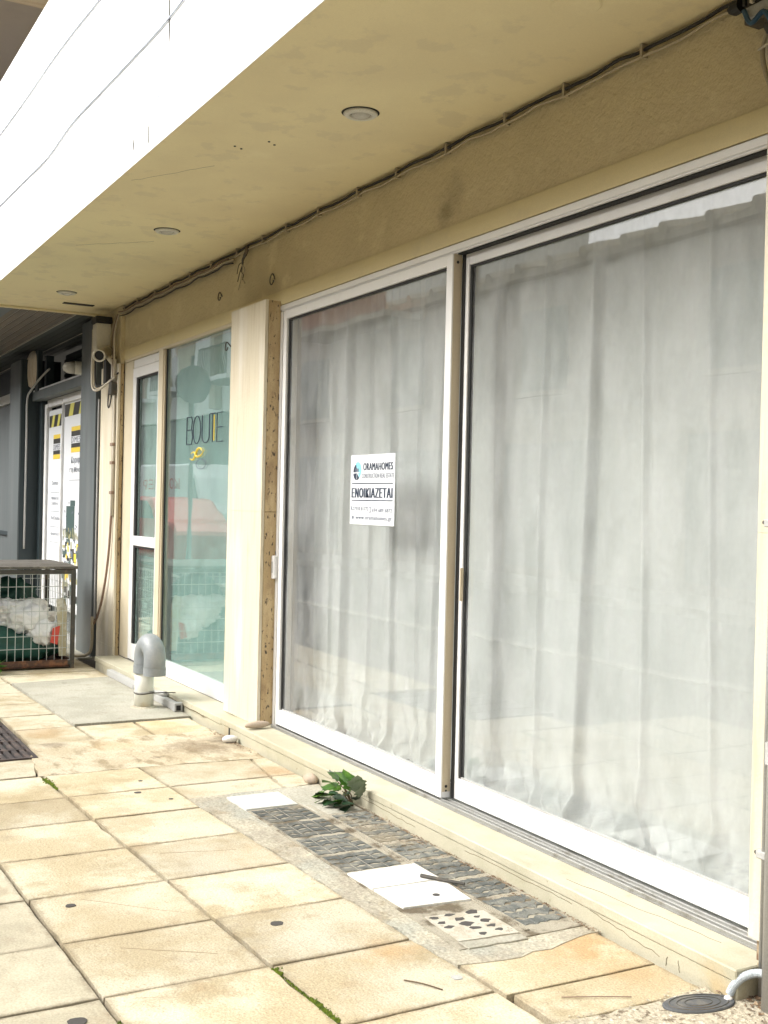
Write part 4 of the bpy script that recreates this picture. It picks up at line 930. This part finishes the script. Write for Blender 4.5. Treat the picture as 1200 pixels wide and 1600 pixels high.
MB().tube([(-9.845, -.062, 2.34), (-9.845, -.062, 1.30)], .008, 8).build('tube_run', 'cable_brown', cp, smooth=True)
for z in (1.92, 1.76, 1.50): MB().box(-9.86, -9.785, -.083, -.054, z-.014, z+.014).build('clip', 'cable_brown', cp, bevel=.003)
MB().tube(catmull([(-9.82, -.068, 1.32), (-9.86, -.075, .95), (-9.98, -.08, .62), (-10.10, -.09, .42), (-10.20, -.10, .32)], 6), .011, 7).build('hanging_cable', 'cable_brown', smooth=True, label='brown cable slanting down across the far pilaster', cat='cable')
MB().tube(catmull([(-10.22, -.11, .38), (-10.20, -.115, .30), (-10.22, -.11, .20), (-10.22, -.12, .08), (-10.26, -.16, .03), (-10.36, -.24, .015), (-10.42, -.40, .012), (-10.3, -.62, .012)], 7), .014, 7).build('ground_cable', 'cable_beige', smooth=True, label='beige cable reaching the ground and trailing behind the wire cage', cat='cable')

# ------------------------------------------------------------------ neighbouring dark shop
nb = thing('neighbour_shop', (-12.5, .3, 0), 'dark grey neighbouring shop front with plank ceiling and white posters', 'building')
MB().box(-10.93, -10.385, -.078, .30, -.02, 3.105).build('post', 'anthracite', nb, bevel=.003)
MB().box(-10.383, -10.345, -.03, .30, -.02, 3.10).build('joint_gap', 'rubber', nb)
MB().tube([(-10.352, -.055, .35), (-10.352, -.055, 2.35)], .010, 6).build('joint_cable', 'conduit', nb)
MB().box(-14.05, -13.45, -.15, -.02, -.02, 3.02).build('post', 'anthracite', nb, bevel=.003)
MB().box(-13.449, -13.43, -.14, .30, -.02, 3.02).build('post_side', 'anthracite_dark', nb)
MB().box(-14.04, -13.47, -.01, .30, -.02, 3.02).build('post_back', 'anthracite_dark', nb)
MB().box(-13.42, -10.94, -.02, .12, 2.545, 2.645).build('transom_beam', 'anthracite', nb, bevel=.003)
MB().box(-13.42, -10.94, -.012, .10, 2.6455, 2.665).build('painted_light_line', 'alu', nb)  # white strip stands in for light caught in the glass pane
MB().box(-13.0, -12.9, .02, .10, 2.666, 3.02).build('hanger', 'anthracite_dark', nb)
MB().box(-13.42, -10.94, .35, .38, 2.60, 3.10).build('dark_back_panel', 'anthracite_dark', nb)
for k in range(7): MB().box(-13.42, -10.94, .335, .349, 2.68+.055*k, 2.715+.055*k).build('louvre_slat', 'plank_shaded', nb)
MB().box(-13.42, -13.28, .06, .16, .0, 2.54).build('door_post', 'anthracite_dark', nb)
MB().box(-13.98+.72, -13.17, .09, .15, .0, 2.50).build('door_frame', 'alu', nb)
MB().box(-13.165, -13.14, .085, .14, .0, 2.50).build('door_frame', 'alu', nb)
MB().box(-13.2, -10.94, .20, .24, .0, 2.545).build('rear_panel', 'opp_grey', nb)
MB().box(-13.13, -10.94, .09, .15, 2.46, 2.54).build('door_head', 'alu', nb)
MB().box(-20, -10.36, -.20, 3, -.05, -.004).build('threshold', 'patch', nb)
MB().box(-13.42, -10.95, -.06, .06, -.003, .05).build('door_sill', 'conduit', nb, bevel=.004)
# posters
def poster(x0, x1, z1, label, n):
    pz0 = .25
    p = MB().box(x0, x1, .110, .118, pz0, z1).build('poster', 'paper', nb); p['label'] = label
    y = .1095
    h = .13
    MB().box(x0+.02, x1-.01, y-.001, y, z1-.06-h, z1-.06).build('stripe_band', 'black', p)
    w3 = (x1-x0-.03)/5
    for q in (1, 3):
        a = x0+.02+w3*q
        MB().prism([(a-.03, z1-.06-h), (a+w3*.8-.03, z1-.06-h), (a+w3*.8+.05, z1-.06), (a+.05, z1-.06)], y-.003, y-.0015, 'y').build('yellow_stripe', 'stripe_y', p)
    return p, y
pA, y = poster(-13.12, -12.42, 2.42, 'narrow left poster with four lines of grey words', 4)
pB, y = poster(-12.39, -11.30, 2.50, 'wider right poster with skyline picture', 2)
MB().box(-12.415, -12.395, .085, .14, .0, 2.50).build('poster_divider', 'alu', nb)
for p, (a, b, zz) in ((pA, (-12.88, -12.56, 2.14)), (pB, (-12.06, -11.68, 2.19))):
    k = .075
    MB().box(a, b, y-.0015, y, zz-.27, zz-.20-.02).build('logo_yellow', 'yellow', p); MB().box(a, b, y-.0015, y, zz-.045, zz).build('logo_yellow', 'yellow', p)
    MB().box(a, b, y-.0015, y, zz-.219, zz-.175).build('logo_black', 'black', p); MB().box(a, b, y-.0015, y, zz-.10, zz-.046).build('logo_black', 'black', p)
    text('DIMES', 'logo_text', 'ink_grey', a, b, zz-.168, zz-.107, y-.001, p, bold=.01)
for wd, zz, wdt in (('Domus', 1.585, .20), ('Μονώσεις', 1.415, .24), ('Σοβάδες', 1.355, .24), ('Kid Studio', 1.20, .30), ('Κουρτίνες', 1.02, .28)):
    text(wd, 'poster_text', 'ink_grey', -12.92, -12.92+wdt+.1, zz, zz+.045, y-.001, pA, bold=.01)
for zz in (1.50, 1.29, 1.12, .95): MB().box(-12.98, -12.55, y-.001, y, zz, zz+.005).build('rule', 'ink_grey', pA)
text('Κορυφή', 'poster_text', 'ink_grey', -12.04, -11.62, 1.79, 1.88, y-.001, pB, bold=.01)
text('στη Μόνωση', 'poster_text', 'ink', -12.12, -11.52, 1.70, 1.77, y-.001, pB, bold=.01)
MB().box(-12.12, -11.40, y-.001, y, 1.628, 1.634).build('rule', 'ink_grey', pB)
rnd = random.Random(5)
M['poster_green'] = mat('poster_dark_green', (.05, .09, .085), rough=.5, fine=0); M['poster_olive'] = mat('poster_olive', (.35, .34, .18), rough=.5, fine=0)
MB().box(-12.22, -11.86, y-.0012, y, 1.02, 1.36).build('skyline_block', 'poster_green', pB); MB().box(-12.05, -11.84, y-.0012, y, 1.361, 1.42).build('skyline_block', 'poster_green', pB)
gp = {k: MB() for k in ('black', 'poster_olive', 'poster_green', 'yellow', 'ink_grey')}
for i in range(150):
    a = rnd.uniform(-12.36, -11.42); zz = rnd.uniform(.30, 1.0); k = rnd.choice(list(gp)); q = .0016+.0004*rnd.random()
    gp[k].box(a, a+rnd.uniform(.03, .11), y-q, y-q+.0003, zz, zz+rnd.uniform(.02, .09))
for i in range(40):
    a = rnd.uniform(-12.36, -11.42); zz = rnd.uniform(1.0, 1.06); gp['poster_olive'].box(a, a+.012, y-.003, y-.0028, zz, zz+rnd.uniform(.04, .10))
for i in range(24):
    a = rnd.uniform(-12.35, -11.45); zz = rnd.uniform(1.08, 1.40); 
    gp['ink_grey'].box(a, a+.03, y-.0032, y-.0031, zz, zz+.02)
for k, g in gp.items(): g.build('skyline_picture', k, pB, kind='stuff')
# left bay: shutter and a white band painted in for a window reflection
MB().box(-20, -14.05, .05, .12, .0, 2.62).build('shutter', 'anthracite', nb)
MB().box(-20, -14.05, .04, .12, 2.64, 2.76).build('reflection_band', 'opp_white', nb)
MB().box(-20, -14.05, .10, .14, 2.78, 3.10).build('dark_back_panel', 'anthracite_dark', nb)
MB().box(-20, -14.07, .02, .06, .95, 1.0).build('shutter_rail', 'anthracite_dark', nb)
# plank ceiling
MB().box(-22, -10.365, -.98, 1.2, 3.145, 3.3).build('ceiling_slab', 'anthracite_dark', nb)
for k in range(7):
    a = -.805+.0785*k
    MB().box(-22, -10.37, a, a+.070, 3.125, 3.144).build('ceiling_plank', 'plank', nb, bevel=.002)
    MB().box(-22, -10.37, a+.0715, a+.0762, 3.129, 3.144).build('joint_strip', 'plank_edge', nb)
MB().box(-22, -10.37, -.825, -.808, 3.118, 3.144).build('edge_strip', 'plank_edge', nb)
MB().box(-22, -10.37, -.254, -.244, 3.118, 3.144).build('edge_strip', 'plank_edge', nb)
MB().box(-22, -10.37, -1.15, -.828, 3.10, 3.20).build('outer_edge_panel', 'anthracite', nb)
for k in range(7):
    a = -.24+.078*k; MB().box(-22, -10.37, a, a+.070, 3.125, 3.144).build('ceiling_plank', 'plank_shaded', nb)
MB().box(-22, -10.37, .095, .101, 3.121, 3.144).build('edge_strip', 'plank_edge', nb)
# structure above the neighbour, seen at the top left
MB().box(-30, -10.97, -3.0, 4, 6.26, 6.6).build('upper_soffit', 'neigh_wall', nb)
MB().box(-30, -10.4, .3, 4, 3.3, 6.25).build('upper_wall', 'neigh_wall', nb)
MB().box(-11.03, -10.965, -3.0, .3, 6.15, 6.255).build('dark_gap_strip', 'metal_dark', nb)  # dark strip painted in for the shaded gap between the two slabs

# lamp, dish
wl = thing('bulkhead_lamp', (-11.05, -.02, 2.72), 'white domed bulkhead lamp beside the dark grey post', 'lamp')
MB().lathe([(.060, 0), (.064, .01), (.064, .10), (.060, .11)], (-11.05, .0, 2.70), (-.15, -1, 0), n=22).build('lamp_base', 'lamp_white', wl, smooth=True)
MB().lathe([(.056, .11), (.058, .15), (.050, .19), (.032, .215), (.002, .225)], (-11.05, .0, 2.70), (-.15, -1, 0), n=22).build('lamp_dome', 'lens', wl, smooth=True)
ds = thing('round_dish', (-13.3, -.02, 2.9), 'beige round dish seen almost edge on between the dark posts', 'dish')
MB().lathe([(.215, 0), (.205, .02), (.12, .035), (.001, .04)], (-13.34, -.03, 2.90), (.15, -1, 0), n=32).build('dish_face', 'wood_pale', ds, smooth=True)
MB().box(-13.25, -13.10, -.03, .02, 2.64, 3.10).build('mounting_bracket', 'anthracite_dark', ds)
MB().tube(catmull([(-12.75, .02, 2.86), (-13.0, -.02, 2.78), (-13.3, -.06, 2.66), (-13.40, -.08, 2.56), (-13.405, -.08, 2.2), (-13.41, -.08, 1.5), (-13.42, -.08, .85)], 7), .012, 7).build('post_cable', 'conduit', smooth=True, label='grey cable running down beside the left dark post', cat='cable')

# ------------------------------------------------------------------ wire cage with rubbish
cg = thing('wire_cage', (-10.25, -.95, 0), 'rusty wire mesh cage with plank lid standing in front of the poster door', 'cage')
CX0, CX1, CY0, CY1, CZ = -10.75, -9.75, -1.60, -.40, .84
for (x, y) in ((CX0, CY0), (CX1, CY0), (CX0, CY1), (CX1, CY1)):
    MB().box(x-.018, x+.018, y-.018, y+.018, .0, CZ).build('corner_post', 'metal_dark', cg, bevel=.002)
for z in (.05, CZ-.02):
    for y in (CY0, CY1): MB().box(CX0+.019, CX1-.019, y-.016, y+.016, z-.018, z+.018).build('frame_bar', 'rust', cg)
    for x in (CX0, CX1): MB().box(x-.016, x+.016, CY0+.019, CY1-.019, z-.018, z+.018).build('frame_bar', 'metal_dark', cg)
def wires(axis, fixed, a0, a1, nm='wire_mesh'):
    m_ = MB(); n_ = int((a1-a0)/.062)
    for i in range(n_+1):
        t = a0+(a1-a0)*i/n_
        p = [(fixed, t, .07), (fixed, t, CZ-.04)] if axis == 'x' else [(t, fixed, .07), (t, fixed, CZ-.04)]
        m_.tube(p, .0026, 4)
    for k in range(8):
        z = .07+(CZ-.11)*k/7; p = [(fixed, a0, z), (fixed, a1, z)] if axis == 'x' else [(a0, fixed, z), (a1, fixed, z)]
        m_.tube(p, .0026, 4)
    m_.build(nm, 'galv', cg)
wires('x', CX1+.004, CY0+.02, CY1-.02); wires('x', CX0-.004, CY0+.02, CY1-.02); wires('y', CY1+.004, CX0+.02, CX1-.02); wires('y', CY0-.004, CX0+.02, CX1-.02)
MB().box(CX0, CX1, CY0, CY1, .012, .03).build('floor_sheet', 'rust', cg)
for k in range(7):
    a = CX0-.03+.152*k
    MB().box(a, a+.146, CY0-.05, CY1+.03, CZ+.002+random.uniform(0, .006), CZ+.026+random.uniform(0, .006)).build('lid_plank', 'wood_grey', cg, bevel=.003)
MB().box(CX1+.006, CX1+.018, CY0+.02, CY1-.04, .03, .075).build('kick_strip', 'rust', cg)

def lump(name, c0, s_, m, seed, label, cat, sub=3, amp=.22, freq=3.0, squash=0):
    bm = bmesh.new(); bmesh.ops.create_icosphere(bm, subdivisions=sub, radius=1)
    from mathutils import noise as nz
    for v in bm.verts:
        d = v.co.normalized(); q = nz.noise(d*freq+Vector((seed, 0, 0)))*amp+nz.noise(d*freq*2.7+Vector((seed, 5, 0)))*amp*.5+nz.noise(d*freq*6+Vector((seed, 9, 2)))*amp*.2
        k = 1+q; v.co = Vector((c0[0]+d.x*s_[0]*k, c0[1]+d.y*s_[1]*k, max(c0[2]+d.z*s_[2]*k, .034)))
    me = bpy.data.meshes.new(name); bm.to_mesh(me); bm.free(); me.materials.append(M[m]); me.shade_smooth()
    o = bpy.data.objects.new(name, me); COL.objects.link(o); return tag(o, label, cat)
lump('green_tarp', (-10.22, -.95, .17), (.44, .54, .19), 'tarp', 1, 'dark green crumpled tarp on the floor of the wire cage', 'tarp', 4)
lump('green_tarp', (-10.35, -.84, .47), (.16, .30, .26), 'tarp', 4, 'dark green tarp heaped upright at the back of the cage', 'tarp', 4, .3)
lump('plastic_bag', (-9.98, -.74, .42), (.17, .23, .15), 'bag', 2, 'large white plastic bag in the middle of the cage', 'bag', 4, .35)
lump('plastic_bag', (-9.95, -.90, .52), (.10, .11, .06), 'bag', 6, 'small white plastic bag on top of the large one', 'bag', 4, .4)
lump('plastic_bag', (-9.86, -.62, .30), (.08, .12, .11), 'bag', 8, 'white plastic bag at the right side of the cage', 'bag', 4, .3)
MB().prism([(-.52, .20), (-.58, .22), (-.56, .34), (-.50, .36)], -9.775, -9.765, 'x').build('red_wrapper', 'red', label='red wrapper pressed against the cage mesh', cat='wrapper')
MB().prism([(-.50, .10), (-.44, .10), (-.44, .52), (-.47, .60), (-.53, .58)], -9.80, -9.785, 'x').build('board_strip', 'cardboard', label='yellowish strip of board standing in the right corner of the cage', cat='board')

# drain grate
gr = thing('drain_grate', (-6.9, -1.62, 0), 'dark rusty metal drain grate set in the pavement at the left edge', 'grate')
GX0, GX1, GY0, GY1 = -7.42, -6.43, -2.05, -1.38
MB().box(GX0, GX1, GY0, GY1, -.02, -.012).build('grate_pit', 'dark', gr)
for (a, b, c_, d) in ((GX0, GX1, GY1-.02, GY1), (GX0, GX1, GY0, GY0+.02), (GX0, GX0+.02, GY0+.021, GY1-.021), (GX1-.02, GX1, GY0+.021, GY1-.021)):
    MB().box(a, b, c_, d, -.012, .006).build('grate_frame', 'rust_dark', gr)
k = 0; yy = GY0+.04
while yy < GY1-.04:
    MB().box(GX0+.021, GX1-.021, yy, yy+.026, -.010, .004).build('grate_bar', 'rust_dark', gr, bevel=.002); yy += .044
for xx in (-7.17, -6.92, -6.67): MB().box(xx-.008, xx+.008, GY0+.021, GY1-.021, -.011, .0055).build('cross_bar', 'rust_dark', gr)

# ------------------------------------------------------------------ across the street (seen in the window reflections)
ob = thing('opposite_house', (-15, -13, 0), 'low pinkish house with tiled roof across the street', 'building')
MB().box(-33, 25, -22, -11.5, 0, 6.3).build('wall', 'opp_pink', ob)
MB().box(-33.2, 25, -22, -11.2, 6.3, 6.45).build('cornice', 'opp_beige', ob)
for k in range(50): MB().tube([(-33+k*1.1, -11.1, 6.48), (-33+k*1.1, -14, 7.3)], .12, 6).build('roof_tile_row', 'opp_beige', ob)
MB().box(-33, 25, -11.49, -11.44, .2, 3.4).build('shopfront', 'opp_beige', ob)
for k in range(9):
    x = -31+k*5.5
    wv = MB().box(x, x+1.5, -11.48, -11.40, 3.9, 5.6).build('window', 'opp_dark', ob); MB().box(x-.1, x+1.6, -11.46, -11.3, 3.78, 3.88).build('sill', 'opp_beige', wv)
    MB().box(x-.4, x+2.6, -11.43, -11.36, .2, 2.8).build('shop_window', 'opp_grey', ob)
MB().box(-29.5, -24.0, -11.35, -10.3, 6.0, 6.15).build('balcony_slab', 'opp_beige', ob); MB().box(-29.5, -24.0, -10.36, -10.3, 6.16, 7.0).build('balcony_parapet', 'terracotta', ob)
oa = thing('opposite_block', (-48, -13, 0), 'white apartment block with balconies across the street', 'building')
MB().box(-75, -33.5, -24, -11.5, 4.6, 13).build('wall', 'opp_white', oa); MB().box(-75, -33.5, -24, -11.7, 0, 4.6).build('shopfront', 'opp_dark', oa)
for k in range(7):
    x = -72+k*5.6
    MB().box(x, x+.5, -11.48, -11.2, 4.7, 12.8).build('pilaster', 'opp_beige', oa)
    for fl in range(2):
        z = 5.6+fl*3.2
        MB().box(x+1.0, x+3.6, -11.48, -10.4, z-.15, z).build('balcony_slab', 'opp_white', oa)
        MB().box(x+1.3, x+2.9, -11.49, -11.42, z, z+2.2).build('balcony_door', 'opp_beige', oa)
        rl_ = MB()
        for q in range(22): rl_.box(x+1.0+q*.12, x+1.02+q*.12, -10.45, -10.43, z, z+.95)
        rl_.box(x+1.0, x+3.6, -10.46, -10.42, z+.95, z+1.0); rl_.build('railing', 'metal_dark', oa)
ss = thing('stop_sign', (-18.9, -3.7, 0), 'back of a round grey road sign on a pole at the kerb', 'road sign')
MB().prism([( -3.75+.33*math.cos(t), 3.45+.33*math.sin(t)) for t in [2*math.pi*q/16 for q in range(16)]], -18.85, -18.83, 'x').build('sign_plate', 'sign_back', ss)
MB().tube([(-18.9, -3.75, 0), (-18.9, -3.75, 3.95)], .04, 10).build('pole', 'sign_back', ss)
for z in (3.38, 3.48): MB().box(-18.87, -18.86, -3.98, -3.52, z, z+.03).build('sign_bracket', 'metal_dark', ss)
# white van and red car
vn = thing('white_van', (-31, -8.4, -.13), 'white high roof van parked across the street', 'van')
MB().prism([(-34.5, .25), (-28.3, .25), (-28.3, 1.1), (-28.7, 1.35), (-29.3, 2.1), (-29.9, 2.45), (-34.4, 2.5), (-34.5, 2.3)], -9.3, -7.5, 'y').build('body', 'white_paint', vn, bevel=.05)
MB().box(-34.4, -29.0, -7.49, -7.47, 1.35, 1.48).build('red_stripe', 'red', vn)
text('ΚΟΥΡΙΕΡ', 'van_lettering', 'red', -33.8, -30.5, 1.75, 2.05, -7.46, vn, mirror=True)
for x in (-33.4, -29.4):
    for y in (-7.55, -9.25): MB().lathe([(.36, -.1), (.36, .1)], (x, y, .23), (0, 1, 0), n=20).build('wheel', 'rubber', vn)
MB().prism([(-29.45, 1.4), (-28.8, 1.4), (-29.35, 2.05), (-29.7, 2.05)], -7.488, -7.47, 'y').build('side_window', 'opp_dark', vn)
rc = thing('red_car', (-25, -5.6, -.13), 'red hatchback car parked at the near kerb', 'car')
MB().prism([(-27.4, .15), (-23.2, .15), (-23.1, .75), (-23.5, .95), (-24.3, 1.0), (-25.0, 1.48), (-26.8, 1.52), (-27.3, 1.0), (-27.5, .8)], -6.5, -4.9, 'y').build('body', 'red', rc, bevel=.06)
for (a, b, c_, d) in ((-24.5, -25.35, -25.05, -25.35), (-25.42, -26.2, -25.42, -26.2), (-26.26, -27.0, -26.26, -26.8)):
    MB().prism([(a, 1.02), (b, 1.02), (d, 1.42), (c_, 1.42)], -4.895, -4.88, 'y').build('side_window', 'opp_dark', rc)
for x in (-26.6, -24.0):
    for y in (-4.98, -6.42): MB().lathe([(.31, -.09), (.31, .09)], (x, y, .18), (0, 1, 0), n=20).build('wheel', 'rubber', rc)
